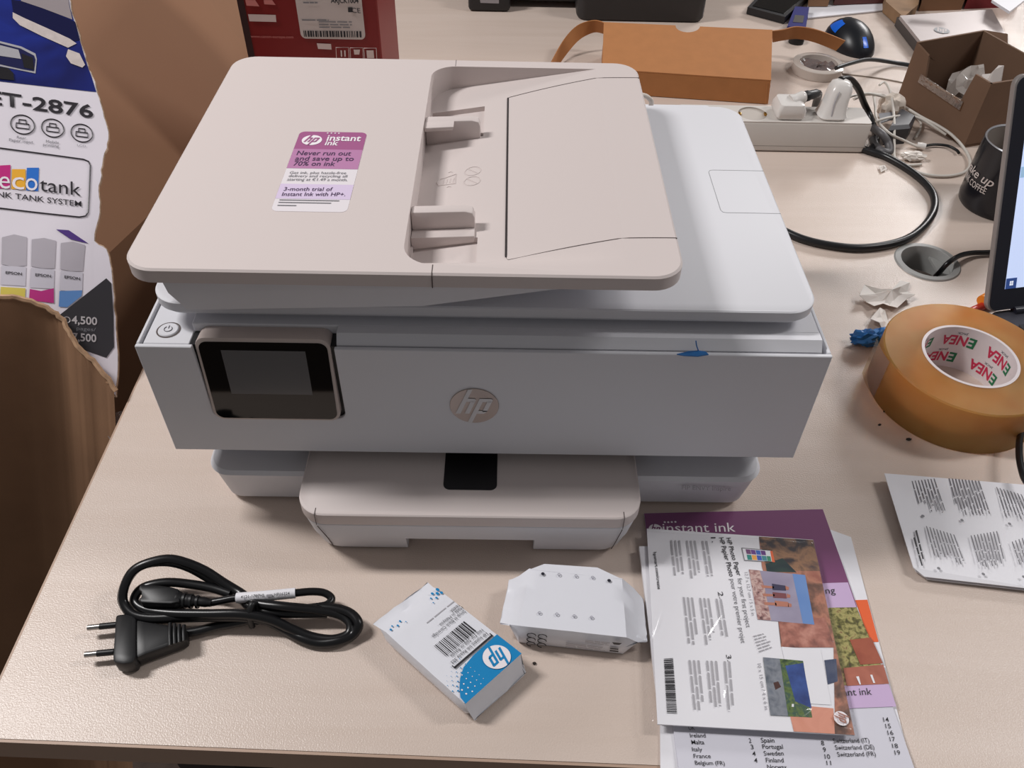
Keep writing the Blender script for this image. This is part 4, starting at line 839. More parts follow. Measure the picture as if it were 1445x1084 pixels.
for blk, n_ in (([(0.3491,0.0279,0.0085),(0.3720,0.0313,0.0085),(0.3687,-0.0048,0.0085),(0.3463,-0.0023,0.0085)], 8), ([(0.3809,0.0315,0.0085),(0.4082,0.0290,0.0085),(0.4033,-0.0077,0.0085),(0.3753,-0.0053,0.0085)], 10), ([(0.4171,0.0232,0.0085),(0.4374,0.0148,0.0085),(0.4354,-0.0120,0.0085),(0.4118,-0.0089,0.0085)], 8), ([(0.3452,-0.0168,0.0085),(0.3670,-0.0258,0.0085),(0.3652,-0.0535,0.0085),(0.3411,-0.0501,0.0085)], 9), ([(0.3770,-0.0257,0.0085),(0.4025,-0.0206,0.0085),(0.3950,-0.0568,0.0085),(0.3730,-0.0540,0.0085)], 9), ([(0.4070,-0.0311,0.0085),(0.4328,-0.0215,0.0085),(0.4228,-0.0619,0.0085),(0.4037,-0.0567,0.0085)], 8)):
    s = Sheet(*blk)
    for k in range(n_): bl3 += s.lines(0.02+k*0.96/n_, 0.0, 0, 0, 1, 0.7, 1.0, 0.036, h=0.0004)
obj('small_print', polymesh(bl3, 0.0006), mat('leaflet_ink', (104, 102, 108), 0.5), lf)
s = Sheet(*[(0.3317,-0.0283,0.0085),(0.3369,-0.0263,0.0085),(0.3327,-0.0540,0.0085),(0.3293,-0.0546,0.0085)]); obj('heading_print', polymesh(s.lines(0.0, 0.0, 0.6, -0.2, 2, 0.9, 1.0, 0.3, h=0.0004), 0.0006), INK, lf)
obj('bullet_marks', polymesh([[(p[0]+0.0013*math.cos(a), p[1]+0.0013*math.sin(a), p[2]+0.0008) for a in [6.283*k/8 for k in range(8)]] for p in [(0.3468,-0.0072,0.0085),(0.3766,-0.0108,0.0085),(0.4132,-0.0137,0.0085),(0.3418,-0.0557,0.0085),(0.3738,-0.0602,0.0085),(0.4034,-0.0622,0.0085)]]), GREYINK, lf)

# ------------------------------------------------------------------ tape roll
TXc, TYc, TH = 0.4262, 0.1400, 0.048
tp = thing('tape_roll', (TXc, TYc, 0), 'thick roll of amber packing tape lying flat beside the laptop', 'packing tape')
AMB = bpy.data.materials.new('amber_tape'); AMB.use_nodes = True
b = AMB.node_tree.nodes['Principled BSDF']; b.inputs['Base Color'].default_value = col3((196, 142, 78)); b.inputs['Roughness'].default_value = 0.42; b.inputs['Transmission Weight'].default_value = 0.6; b.inputs['IOR'].default_value = 1.25; b.inputs['Specular IOR Level'].default_value = 0.3
b.inputs['Subsurface Weight'].default_value = 0.4; b.inputs['Subsurface Radius'].default_value = (0.05, 0.035, 0.016); b.inputs['Subsurface Scale'].default_value = 0.8
nz_ = AMB.node_tree.nodes.new('ShaderNodeTexNoise'); nz_.inputs['Scale'].default_value = 22; nz_.inputs['Detail'].default_value = 2
rp_ = AMB.node_tree.nodes.new('ShaderNodeValToRGB'); rp_.color_ramp.elements[0].position = 0.35; rp_.color_ramp.elements[1].position = 0.68
rp_.color_ramp.elements[0].color = col3((232, 156, 84)); rp_.color_ramp.elements[1].color = col3((244, 182, 110))
tc_ = AMB.node_tree.nodes.new('ShaderNodeTexCoord'); AMB.node_tree.links.new(tc_.outputs['Object'], nz_.inputs['Vector'])
AMB.node_tree.links.new(nz_.outputs['Fac'], rp_.inputs[0]); AMB.node_tree.links.new(rp_.outputs[0], b.inputs['Base Color'])
obj('tape_winding', lathe([(0.0410, 0.0), (0.0725, 0.0), (0.0737, 0.0008), (0.0737, TH-0.0012), (0.0725, TH), (0.0410, TH)], (TXc, TYc, 0), 80, closed=True), AMB, tp)
core = obj('cardboard_core', lathe([(0.0385, 0.0), (0.0411, 0.0), (0.0411, TH+0.0004), (0.0385, TH+0.0004)], (TXc, TYc, 0), 72, closed=True), mat('core_paper_white', (222, 212, 212), 0.5, var=0.01), tp)
RR = 0.0383
def core_text(s, a0, da, z0, hz, m):
    def fn(u, w):
        a = math.radians(a0-da*u); return Vector((TXc+RR*math.cos(a), TYc+RR*math.sin(a), z0+hz*w))
    text('core_lettering', s, (0, 0, 0), (1, 0, 0), (0, 1, 0), m, core, bold=0.03, fn=fn)
CR = mat('core_red', (196, 48, 82), 0.5); CG = mat('core_green', (34, 116, 76), 0.5)
for a0, zt in ((54, 0.0385), (-7, 0.0385), (115, 0.0385), (69, 0.0178), (5, 0.0178), (131, 0.0178), (-60, 0.0178)):
    core_text('E', a0, -9.5, zt, -0.0108, CG)
    core_text('NEA', a0+11, -34, zt, -0.0108, CR)
    core_text('JACK', a0+14, -14, zt+0.0042, -0.0022, GREYINK)
obj('loose_end', tube([(TXc-0.0738*math.cos(math.radians(a)), TYc-0.0738*math.sin(math.radians(a)), 0.024) for a in range(-22, -8, 2)], 0.0, 4, 1), AMB, tp) if False else None
# clear lifted flap at the left of the winding
fl_o = []
for k in range(7):
    a = math.radians(186-4.0*k); rr = 0.0740+0.0008*k
    fl_o.append((TXc+rr*math.cos(a), TYc+rr*math.sin(a)))
obj('tape_end', raw([(x, y, z) for x, y in fl_o for z in (0.002, TH-0.002)], [(2*i, 2*i+1, 2*i+3, 2*i+2) for i in range(6)], 60), film_mat('clear_tape_end', (236, 220, 190), 0.3, 0.4, 30, 0.12), tp)
# blue glove scrap beside it
tag(obj('blue_scrap', join_meshes([crumple((0.3663,0.2070,0.0000), (0.016, 0.008, 0.009), 12, 3), crumple((0.3845,0.2113,0.0040), (0.011, 0.006, 0.007), 15, 3)], 25), BLUETAPE), 'crumpled blue tape scrap left of the packing tape roll', 'tape scrap')
# paper scraps
def scrap(pts, seed, lift=0.004):
    rnd = random.Random(seed); P = [V(p) for p in pts]; c = sum(P, Vector())/len(P)
    verts = []; faces = []; n = len(P)
    verts.append(c+Vector((0, 0, rnd.uniform(0.003, lift+0.003))))
    for rr in (0.5, 1.0):
        for p in P:
            q = c+(p-c)*rr; verts.append(Vector((q.x, q.y, max(0.0006, q.z+rnd.uniform(0, lift)))))
    for i in range(n):
        j = (i+1) % n; faces += [(0, 1+i, 1+j), (1+i, 1+n+i, 1+n+j, 1+j)]
    me = raw(verts, faces, 0); bm = bmesh.new(); bm.from_mesh(me); bmesh.ops.solidify(bm, geom=bm.faces[:], thickness=0.0004)
    return bm_mesh(bm, 0)
SCR = mat('torn_paper', (226, 220, 214), 0.6, var=0.03)
tag(obj('paper_scrap', scrap([(0.3780,0.2720,0.0030),(0.3885,0.2899,0.0030),(0.4047,0.2868,0.0030),(0.4217,0.2884,0.0030),(0.4329,0.3044,0.0030),(0.4432,0.3035,0.0030),(0.4349,0.2876,0.0030),(0.4396,0.2794,0.0030),(0.4294,0.2733,0.0030),(0.4141,0.2580,0.0030),(0.4041,0.2566,0.0030),(0.4011,0.2633,0.0030),(0.3901,0.2585,0.0030),(0.3855,0.2675,0.0030)], 2, 0.007), SCR), 'large torn white paper scrap, nearest the desk grommet', 'paper scrap', 'torn paper scraps')
tag(obj('paper_scrap', scrap([(0.3863,0.2472,0.0020),(0.3960,0.2576,0.0020),(0.4012,0.2555,0.0020),(0.3998,0.2420,0.0020),(0.3985,0.2310,0.0020),(0.3893,0.2243,0.0020),(0.3863,0.2307,0.0020),(0.3796,0.2371,0.0020)], 4, 0.007), SCR), 'small torn white paper scrap beside the blue tape scrap', 'paper scrap', 'torn paper scraps')
tag(obj('paper_scrap', scrap([(0.4855,0.5451,0.0010),(0.4939,0.5489,0.0010),(0.4934,0.5384,0.0010),(0.4839,0.5313,0.0010)], 6, 0.002), SCR), 'tiny torn paper scrap inside the loop of black cable', 'paper scrap', 'torn paper scraps')
CRUMB = mat('dark_crumb', (50, 44, 40), 0.8)
for k, (p, s, t) in enumerate((((0.3582,0.1149,0.0000), 0.0020, 'dark crumb upper of three left of the tape roll'), ((0.3481,0.0990,0.0000), 0.0017, 'dark crumb middle of three left of the tape roll'), ((0.3684,0.0817,0.0000), 0.0024, 'dark crumb lowest, below the tape roll'), ((0.0366,-0.1310,0.0000), 0.0016, 'dark crumb on the desk between the two cartridge pouches'))):
    tag(obj('crumb', crumple(p, (s, s*0.7, s*0.6), 30+k, 1), CRUMB), t, 'crumb', 'dark crumbs on the desk')
# pen behind the tape
pen = thing('pen', (0.5021,0.2649,0.0000), 'red and orange pen poking out beside the laptop', 'pen')
obj('barrel', tube([(0.4718,0.2446,0.0050), (0.4942,0.2575,0.0050), (0.5269,0.2768,0.0050)], 0.0042, 12, 2), mat('red_pen', (196, 52, 36), 0.35), pen)
obj('cap', tube([(0.5025,0.2653,0.0100), (0.5376,0.2897,0.0100)], 0.006, 12, 2), mat('orange_pen', (236, 140, 32), 0.35), pen)

# ------------------------------------------------------------------ laptop
L0 = Vector((0.4905, 0.2349, 0.020)); la_ = math.radians(11.5); ln = math.radians(25.5)
lex = Vector((math.cos(la_), math.sin(la_), 0)); lbk = Vector((-math.sin(la_), math.cos(la_), 0)); lup = math.cos(ln)*Vector((0, 0, 1))+math.sin(ln)*lbk
lap = thing('laptop', L0+lex*0.16+Vector((0, 0, -0.02)), 'open dark laptop with lit screen at the right edge', 'laptop')
Ml = frame(L0, lex, lup)
LW, LHt = 0.33, 0.222
obj('lid', xform(prism(rrect(0, LW, 0, LHt, 0.010), -0.006, 0.0, bevel=0.001), Ml), mat('silver_lid_edge', (150, 144, 142), 0.4, metal=0.4, var=0.02), lap)
obj('bezel', xform(prism(rrect(0.0022, LW-0.0022, 0.001, LHt-0.0022, 0.009), -0.0001, 0.0008), Ml), mat('dark_bezel', (30, 31, 42), 0.35, var=0.02), lap)
scrn = obj('screen', xform(prism([(0.0165, 0.022), (LW-0.0165, 0.022), (LW-0.0165, LHt-0.018), (0.0165, LHt-0.018)], 0.0006, 0.0010), Ml), mat('lit_screen', (186, 200, 232), 0.3, var=0.02, vscale=20, emit=0.95), lap)
SS = Sheet(Ml @ Vector((0.0165, 0.022, 0.0011)), Ml @ Vector((LW-0.0165, 0.022, 0.0011)), Ml @ Vector((LW-0.0165, LHt-0.018, 0.0011)), Ml @ Vector((0.0165, LHt-0.018, 0.0011)))
obj('start_button', polymesh([SS.rect(0.0, 0.040, 0.0, 0.058, 0.0002)]), mat('start_blue', (52, 78, 140), 0.3, emit=0.5), scrn)
obj('start_mark', polymesh([SS.rect(0.014+0.007*i, 0.020+0.007*i, 0.018+0.013*j, 0.029+0.013*j, 0.0004) for i in (0, 1) for j in (0, 1)]), mat('start_white', (235, 240, 250), 0.3, emit=0.7), scrn)
obj('screen_rules', polymesh([SS.rect(0.0, 0.9, 0.735, 0.738, 0.0002)]), mat('screen_rule', (150, 160, 200), 0.3, emit=0.4), scrn)
obj('selected_row', polymesh([SS.rect(0.0, 0.9, 0.590, 0.645, 0.0002)]), mat('screen_select', (164, 200, 232), 0.3, emit=0.5), scrn)
sm = []
for k in range(22): sm.append(SS.rect(0.062, 0.0635+0.001*(k % 3), 0.10+0.036*k, 0.104+0.036*k, 0.0004))
obj('screen_text', polymesh(sm), mat('screen_text_grey', (110, 116, 140), 0.3, emit=0.25), scrn)
Mb = frame(Vector((L0.x, L0.y, 0.0)), lex, lbk)
bs_ = obj('base', xform(prism(rrect(0.004, LW-0.004, -0.225, 0.004, 0.012), 0.002, 0.0175, bevel=0.003), Mb), mat('dark_grey_deck', (66, 66, 74), 0.4, metal=0.3, var=0.03), lap)
obj('hinge', xform(tube([(0.03, -0.001, 0.0185), (LW-0.03, -0.001, 0.0185)], 0.0045, 10, 1), Mb), mat('dark_bezel', (0, 0, 0)), lap)
for r_ in range(5):
    for k in range(13):
        obj('key', xform(box(0.022+0.022*k, 0.040+0.022*k, -0.038-0.021*r_, -0.021-0.021*r_, 0.0176, 0.0192, 0.0015, 1), Mb), mat('black_key', (26, 26, 30), 0.5), bs_)
# black cable curling beside the laptop front
tag(obj('headphone_cable', tube([(0.4883,0.1046,0.0200),(0.4699,0.0914,0.0200),(0.4558,0.0746,0.0200),(0.4453,0.0544,0.0200),(0.4387,0.0351,0.0200),(0.4369,0.0188,0.0200),(0.4455,0.0060,0.0200)], 0.0028, 10, 8), BLACKGLOSS), 'black cable curling at the right edge below the tape roll', 'cable')

# ------------------------------------------------------------------ mug
MX, MY = 0.600, 0.465
mg = thing('mug', (MX, MY, 0), 'black coffee mug with white lettering behind the laptop', 'mug')
mb_ = obj('cup', lathe([(0.0, 0.006), (0.036, 0.006), (0.0385, 0.012), (0.0390, 0.0815), (0.0402, 0.0825), (0.0414, 0.0815), (0.0420, 0.010), (0.0410, 0.003), (0.0385, 0.0), (0.0, 0.0)], (MX, MY, 0), 48), mat('black_glaze', (24, 24, 30), 0.22, var=0.02), mg)
obj('inner_glaze', lathe([(0.0, 0.0068), (0.0355, 0.0068), (0.0380, 0.0125), (0.0386, 0.0810)], (MX, MY, 0), 48), mat('grey_glaze', (150, 142, 136), 0.25, var=0.01), mg)
obj('rim', lathe([(0.0386, 0.0815), (0.0402, 0.0832), (0.0412, 0.0815)], (MX, MY, 0), 48), mat('silver_rim', (180, 180, 184), 0.25, metal=0.5), mg)
obj('handle', tube([(MX+0.040, MY+0.010, 0.066), (MX+0.060, MY+0.015, 0.062), (MX+0.066, MY+0.017, 0.042), (MX+0.058, MY+0.015, 0.022), (MX+0.040, MY+0.010, 0.018)], 0.0050, 10, 6), mat('black_glaze', (0, 0, 0)), mg)
MUGINK = mat('mug_ink', (200, 190, 186), 0.5)
def mug_text(s, a0, a1, z0, hz, shear=0.0, bold=0.0):
    def fn(u, w):
        a = math.radians(a0+(a1-a0)*u); return Vector((MX+0.0424*math.cos(a), MY+0.0424*math.sin(a), z0+hz*w))
    text('mug_lettering', s, (0, 0, 0), (1, 0, 0), (0, 1, 0), MUGINK, mb_, bold=bold, shear=shear, fn=fn)
mug_text('wake up', 150, 224, 0.0400, 0.0105, 0.25, 0.01)
mug_text('DRINK COFFEE', 150, 218, 0.0290, 0.0075, 0.0, 0.01)

# ------------------------------------------------------------------ power strip
ps = thing('power_strip', (0.36, 0.60, 0), 'long white power strip with chargers behind the printer', 'power strip')
SXa, SXb, SYa, SYb, SZt = 0.235, 0.4765, 0.5805, 0.6255, 0.0415
sk = [(0.3274,0.6071,0.0415),(0.3718,0.6011,0.0415),(0.4270,0.5995,0.0415)]
STW = mat('strip_white', (206, 200, 194), 0.4, var=0.01)
s0 = sk[0]
obj('housing', loft_rr(SXa, SXb, SYa, SYb, 0.004, [(0.001, 0.0015), (0.003, 0.0), (0.0385, 0.0), (0.0395, 0.0006)], 4), STW, ps)
obj('top_plate', prism(rrect(SXa+0.0008, SXb-0.0008, SYa+0.0008, SYb-0.0008, 0.004), 0.0393, SZt, holes=[circle(s0[0], 0.603, 0.0180, 32)]), STW, ps)
sck = obj('socket', lathe([(0.0178, 0.0), (0.0178, -0.0019), (0.0, -0.00195)], (s0[0], 0.603, SZt), 32), mat('socket_grey', (186, 178, 170), 0.5), ps)
for s in (-1, 1): obj('earth_contact', box(s0[0]+s*0.0165-0.0015, s0[0]+s*0.0165+0.0015, 0.600, 0.606, SZt-0.0018, SZt+0.001, 0.0005), BRASS, sck)
obj('base_seam', box(SXa-0.0002, SXb+0.0002, SYa-0.0002, SYb+0.0002, 0.0085, 0.0090), mat('strip_seam', (130, 122, 116), 0.7), ps)
# chargers in the strip
ch = thing('charger', (0.3727,0.6050,0.0415), 'squat white charger plug in the middle of the power strip', 'charger', 'chargers in the power strip')
cx, cy = sk[1][0], 0.603
obj('charger_body', loft([[(cx+x, cy+y, SZt+z) for x, y in rrect(-w, w, -d, d, 0.005, 4)] for z, w, d in ((0.0003, 0.0165, 0.0165), (0.004, 0.0185, 0.0185), (0.012, 0.0185, 0.0185), (0.019, 0.0150, 0.0165), (0.021, 0.010, 0.012))]), GLOSSWHITE, ch)
obj('charger_nose', tube([(cx+0.002, cy, SZt+0.016), (cx+0.014, cy+0.003, SZt+0.021), (cx+0.020, cy+0.005, SZt+0.022)], 0.007, 12, 4, radii=[0.010, 0.008, 0.0065]), GLOSSWHITE, ch)
obj('charger_cord', tube([(cx+0.018, cy+0.004, SZt+0.022), (cx+0.03, cy+0.01, SZt+0.022), (cx+0.045, cy+0.03, SZt+0.012), (cx+0.055, cy+0.06, 0.012)], 0.0055, 10, 5, radii=[0.007, 0.006, 0.005, 0.004]), BLACK, ch)
c2_ = thing('charger', (0.4270,0.5995,0.0415), 'tall white angled plug at the right end of the power strip', 'charger', 'chargers in the power strip')
dx, dy = sk[2][0], 0.601
obj('charger_body', loft([[(dx+ox+x, dy+oy+y, SZt+z) for x, y in rrect(-w, w, -d, d, min(w, d)*0.6, 5)] for z, w, d, ox, oy in ((0.0003, 0.0165, 0.0150, 0, 0), (0.003, 0.0185, 0.0165, 0, 0), (0.008, 0.0165, 0.0145, 0.0005, 0.001), (0.020, 0.0140, 0.0130, 0.003, 0.004), (0.032, 0.0140, 0.0130, 0.006, 0.009), (0.039, 0.0115, 0.0105, 0.007, 0.011), (0.042, 0.006, 0.006, 0.007, 0.011))], smooth=50), GLOSSWHITE, c2_)
obj('charger_seam', tube([(dx-0.004, dy-0.0145, SZt+0.006), (dx-0.003, dy-0.0095, SZt+0.020), (dx+0.001, dy-0.0045, SZt+0.034)], 0.0006, 6, 4), LIGHTINK, c2_)

# ------------------------------------------------------------------ cables
def cable(name, pts, r, m, label, cat='cable', group=None, **k): return tag(obj(name, tube(pts, r, 10, 8, **k), m), label, cat, group)
cable('power_lead', [(0.4574,0.5933,0.0046),(0.4698,0.5882,0.0046),(0.4866,0.5760,0.0046),(0.5012,0.5640,0.0046),(0.5176,0.5365,0.0046),(0.5278,0.5066,0.0046),(0.5292,0.4760,0.0046),(0.5184,0.4432,0.0046),(0.4959,0.4101,0.0046),(0.4682,0.3839,0.0046),(0.4378,0.3693,0.0046),(0.4041,0.3630,0.0046),(0.3736,0.3675,0.0046),(0.3484,0.3776,0.0046),(0.3284,0.3951,0.0046),(0.3059,0.4232,0.0046)], 0.0045, mat('black_lead', (26, 26, 28), 0.32), 'thick black mains lead looping right of the printer')
cable('grommet_cord', [(0.5004,0.3567,-0.0300),(0.4900,0.3352,-0.0060),(0.4933,0.3332,0.0080),(0.5107,0.3467,0.0080),(0.5290,0.3552,0.0060),(0.5529,0.3586,0.0050),(0.5883,0.3663,0.0040)], 0.0028, BLACKGLOSS, 'thin black cord coming out of the round desk grommet')
cable('adapter_cord', [(0.4788,0.7562,0.0360),(0.5158,0.7903,0.0300),(0.5532,0.8246,0.0200),(0.5998,0.8488,0.0060),(0.6331,0.8423,0.0040),(0.6722,0.8366,0.0040)], 0.0030, mat('grey_black_lead', (42, 44, 46), 0.4), 'dark cord arching from the tall plug to the open carton')
cable('plug_cord', [(0.4324,0.6159,0.0820),(0.4514,0.6339,0.0750),(0.4735,0.6511,0.0550),(0.4924,0.6627,0.0300),(0.5038,0.6627,0.0150),(0.5067,0.6403,0.0060),(0.4985,0.6034,0.0050),(0.4802,0.5769,0.0050)], 0.0044, mat('black_lead', (0, 0, 0)), 'black cord dropping behind the right end of the power strip')
WC = 'tangled white cables beside the power strip'
cable('white_cable', [(0.4818,0.6727,0.0300),(0.5058,0.6883,0.0300),(0.5385,0.7041,0.0200),(0.5578,0.6834,0.0160),(0.5729,0.6552,0.0150),(0.5879,0.6300,0.0150),(0.6003,0.6093,0.0120),(0.6099,0.5852,0.0050),(0.6048,0.5545,0.0040),(0.5913,0.5349,0.0030),(0.5675,0.5239,0.0030),(0.5410,0.5247,0.0030),(0.5225,0.5360,0.0030)], 0.0019, WHITECABLE, 'white cable in the widest loop, reaching toward the mug', group=WC)
cable('white_cable', [(0.5305,0.7174,0.0300),(0.5403,0.7267,0.0300),(0.5403,0.7048,0.0300),(0.5289,0.6540,0.0300),(0.5196,0.6140,0.0250),(0.5166,0.5912,0.0120),(0.5111,0.5618,0.0030),(0.5174,0.5479,0.0030),(0.5410,0.5505,0.0030)], 0.0017, WHITECABLE, 'white cable hanging straight down in front of the dark adapter', group=WC)
cable('white_cable', [(0.5124,0.6844,0.0300),(0.5047,0.6530,0.0300),(0.4964,0.6228,0.0300),(0.5007,0.6076,0.0250),(0.5113,0.5948,0.0200),(0.5300,0.5954,0.0120),(0.5491,0.5904,0.0060),(0.5573,0.5925,0.0060)], 0.0017, WHITECABLE, 'white cable curving below the dark adapter to a connector', group=WC)
cable('white_cable', [(0.4928,0.6110,0.0300),(0.5137,0.6215,0.0300),(0.5496,0.6485,0.0200),(0.5698,0.6471,0.0160),(0.5849,0.6318,0.0120),(0.5966,0.6204,0.0080)], 0.0018, WHITECABLE, 'white cable crossing over the top of the dark adapter', group=WC)
cable('white_cable', [(0.4552,0.6407,0.0440),(0.4757,0.6621,0.0400),(0.5017,0.6798,0.0350),(0.5236,0.6827,0.0300),(0.5464,0.6916,0.0200),(0.5704,0.6833,0.0080),(0.5774,0.6567,0.0040),(0.5570,0.6187,0.0030)], 0.0017, WHITECABLE, 'white cable lying across the corner of the power strip', group=WC)
cable('thin_lead', [(0.5142,0.8168,0.0010),(0.5412,0.8107,0.0010),(0.5706,0.8024,0.0010),(0.6048,0.7873,0.0010)], 0.0009, mat('grey_lead', (150, 138, 126), 0.5), 'hair-thin grey lead on the desk behind the power strip')
ad_ = thing('power_adapter', (0.5182,0.6039,0.0000), 'dark grey power adapter half hidden by white cables', 'adapter')
obj('adapter_body', loft([[V(p)+Vector((0, 0, z)) for p in pts] for z, pts in ((0.0, [(0.5096,0.6036,0.0000),(0.5385,0.6084,0.0000),(0.5569,0.6378,0.0000),(0.5433,0.6611,0.0000)]), (0.022, [(0.5081,0.6017,0.0000),(0.5395,0.6084,0.0000),(0.5569,0.6378,0.0000),(0.5433,0.6611,0.0000)]), (0.026, [(0.5127,0.6074,0.0000),(0.5379,0.6121,0.0000),(0.5540,0.6377,0.0000),(0.5433,0.6551,0.0000)]))]), mat('adapter_dark', (48, 47, 52), 0.4, var=0.03), ad_)
obj('adapter_label', slab([V(p) for p in [(0.5063,0.6394,0.0268),(0.5258,0.6441,0.0268),(0.5222,0.6242,0.0268),(0.5005,0.6118,0.0268)]], 0.0004), mat('adapter_grey', (112, 112, 116), 0.5), ad_)
tag(obj('coiled_lead', tube([(0.4919,0.6130,0.0200),(0.4992,0.5943,0.0200),(0.5070,0.5871,0.0120),(0.5073,0.5761,0.0060),(0.4989,0.5758,0.0060),(0.4942,0.5902,0.0060),(0.4932,0.6034,0.0100)], 0.0050, 10, 6), mat('grey_coil', (92, 90, 92), 0.45)), 'grey coiled lead at the right end of the power strip', 'cable')
cable('black_jack_lead', [(0.5612,0.5963,0.0040),(0.5767,0.6006,0.0040),(0.5925,0.5974,0.0040),(0.5996,0.5866,0.0040),(0.5997,0.5793,0.0040)], 0.0018, BLACK, 'short black jack lead beside the white connector')
tag(obj('cable_connector', tube([(0.5494,0.5941,0.0060), (0.5594,0.5907,0.0060)], 0.0042, 12, 2), GLOSSWHITE), 'small white cable connector below the tangled cables', 'connector')
tag(obj('wrapper', crumple((0.5346,0.5661,0.0000), (0.016, 0.008, 0.006), 44, 3), mat('pearl_white', (222, 214, 206), 0.35)), 'small white crumpled wrapper under the white cable loop', 'wrapper')
tag(obj('tissue_ball', crumple((0.5400,0.6814,0.0000), (0.017, 0.012, 0.018), 45, 3), mat('tissue_white', (222, 210, 198), 0.6)), 'small white crumpled tissue behind the dark adapter', 'tissue')
# ------------------------------------------------------------------ orange kraft box
ob = thing('kraft_box', (0.27, 0.80, 0), 'flat orange-brown kraft box with a thumb notch behind the printer', 'box')
ft = [(0.1449,0.7393,0.0360),(0.3766,0.7134,0.0360)]
bk_ = [(0.1543,0.8592,0.0540),(0.4025,0.8425,0.0540)]
A0, A1, B0, B1 = V(ft[0]), V(ft[1]), V(bk_[0]), V(bk_[1])
lidp = [A0, A1]
tm = lambda t: B1+(B0-B1)*t
ng = (B1-B0).normalized(); nb = (A1-B1).normalized()
cN = B0+(B1-B0)*0.50
lidp += [B1, cN+ng*0.018]+[cN+ng*0.018*math.cos(math.radians(a))+nb*0.018*math.sin(math.radians(a)) for a in range(15, 180, 15)]+[cN-ng*0.018, B0]
obj('lid', slab(lidp, 0.0022), ORANGECARD, ob)
fr = [A0-Vector((0, 0, 0.0023)), A1-Vector((0, 0, 0.0023)), A1+Vector((0.004, 0.0, -0.035)), A0+Vector((0.0, 0.0, -0.035))]
KD = mat('kraft_shade_side', (176, 116, 72), 0.8, var=0.05, vscale=40)
def panel(pts, th=0.0022):
    P = [V(p) for p in pts]; n = (P[1]-P[0]).cross(P[2]-P[0]).normalized(); m = len(P)
    return raw(P+[p+n*th for p in P], [tuple(range(m)), tuple(range(2*m-1, m-1, -1))]+[(i, (i+1) % m, m+(i+1) % m, m+i) for i in range(m)], 0)
obj('front_wall', panel(fr), ORANGECARD, ob)
obj('side_wall', panel([A1-Vector((0.003, 0, 0.004)), B1-Vector((0.030, 0, 0.022)), Vector((B1.x-0.03, B1.y, 0.001)), Vector((A1.x+0.002, A1.y, 0.001))]), ORANGECARD, ob)
obj('side_wall', panel([A0-Vector((-0.003, 0, 0.004)), B0-Vector((-0.004, 0, 0.022)), Vector((B0.x+0.004, B0.y, 0.001)), Vector((A0.x+0.003, A0.y, 0.001))]), ORANGECARD, ob)
obj('back_wall', panel([Vector((B0.x+0.004, B0.y-0.002, 0.001)), Vector((B1.x-0.03, B1.y-0.002, 0.001)), Vector((B1.x-0.03, B1.y-0.002, 0.030)), Vector((B0.x+0.004, B0.y-0.002, 0.030))]), ORANGECARD, ob)
def strip(pts_lo, pts_hi, th=0.0015):
    lo = spline(pts_lo, 5); hi = spline(pts_hi, 5); n = len(lo); verts = []; faces = []
    for i in range(n):
        a = lo[min(i+1, n-1)]-lo[max(i-1, 0)]; w = hi[i]-lo[i]; nn = a.cross(w).normalized()*th
        verts += [lo[i], hi[i], hi[i]+nn, lo[i]+nn]
    for i in range(n-1):
        for k in range(4): faces.append((4*i+k, 4*i+(k+1) % 4, 4*i+4+(k+1) % 4, 4*i+4+k))
    faces += [(0, 1, 2, 3), tuple(4*(n-1)+k for k in (3, 2, 1, 0))]
    return raw(verts, faces, 40)
obj('side_flap', strip([(0.1577,0.8746,0.0300),(0.1429,0.8792,0.0300),(0.1214,0.8714,0.0220),(0.1020,0.8521,0.0080),(0.0861,0.8175,0.0010)], [(0.1571,0.8643,0.0500),(0.1408,0.8742,0.0500),(0.1169,0.8746,0.0420),(0.0969,0.8605,0.0260),(0.0745,0.8019,0.0120)]), ORANGECARD, ob)
obj('side_flap', strip([(0.4116,0.8579,0.0300),(0.4297,0.8665,0.0300),(0.4528,0.8729,0.0300),(0.4787,0.8659,0.0280),(0.5106,0.8554,0.0200)], [(0.4025,0.8449,0.0520),(0.4207,0.8510,0.0520),(0.4447,0.8628,0.0520),(0.4755,0.8561,0.0500),(0.5174,0.8486,0.0380)]), ORANGECARD, ob)

# ------------------------------------------------------------------ things at the back of the desk
RX_, RW_ = -0.2925, 0.160
rbx = thing('red_box', (-0.24, 0.68, 0), 'dark red retail box with white shipping label behind the printer', 'box')
RFY = 0.600
rf1 = [(-0.3011,0.6000,0.1714),(-0.3065,0.6000,0.1044),(-0.1422,0.6000,0.1076),(-0.1402,0.6000,0.1745)]
REDC = mat('dark_red_card', (120, 20, 20), 0.45, var=0.05, vscale=20)
rx0, rx1 = (rf1[0][0]+rf1[1][0])/2, (rf1[2][0]+rf1[3][0])/2
obj('carton', box(rx0, rx1, RFY, RFY+0.16, 0.0, 0.28, 0.0015, 1), REDC, rbx)
obj('dark_edge', box(rx0-0.0005, rx0+0.0075, RFY-0.0004, RFY+0.001, 0.0, 0.28), mat('dark_red_edge', (48, 22, 22), 0.6), rbx)
lb_ = obj('shipping_label', prism(rrect(*(lambda a, b: (a[0], b[0], b[2], 0.262))((-0.2360,0.5995,0.1402), (-0.1589,0.5995,0.1282)), 0.006), RFY-0.0006, RFY-0.0001, 'y'), mat('label_grey_paper', (196, 184, 180), 0.55, var=0.01), rbx)
SL = Sheet(*[(-0.2362,0.5990,0.1278),(-0.1589,0.5990,0.1284),(-0.1565,0.5990,0.1746),(-0.2348,0.5990,0.1731)])
bars = []; u = 0.05; rb = random.Random(3)
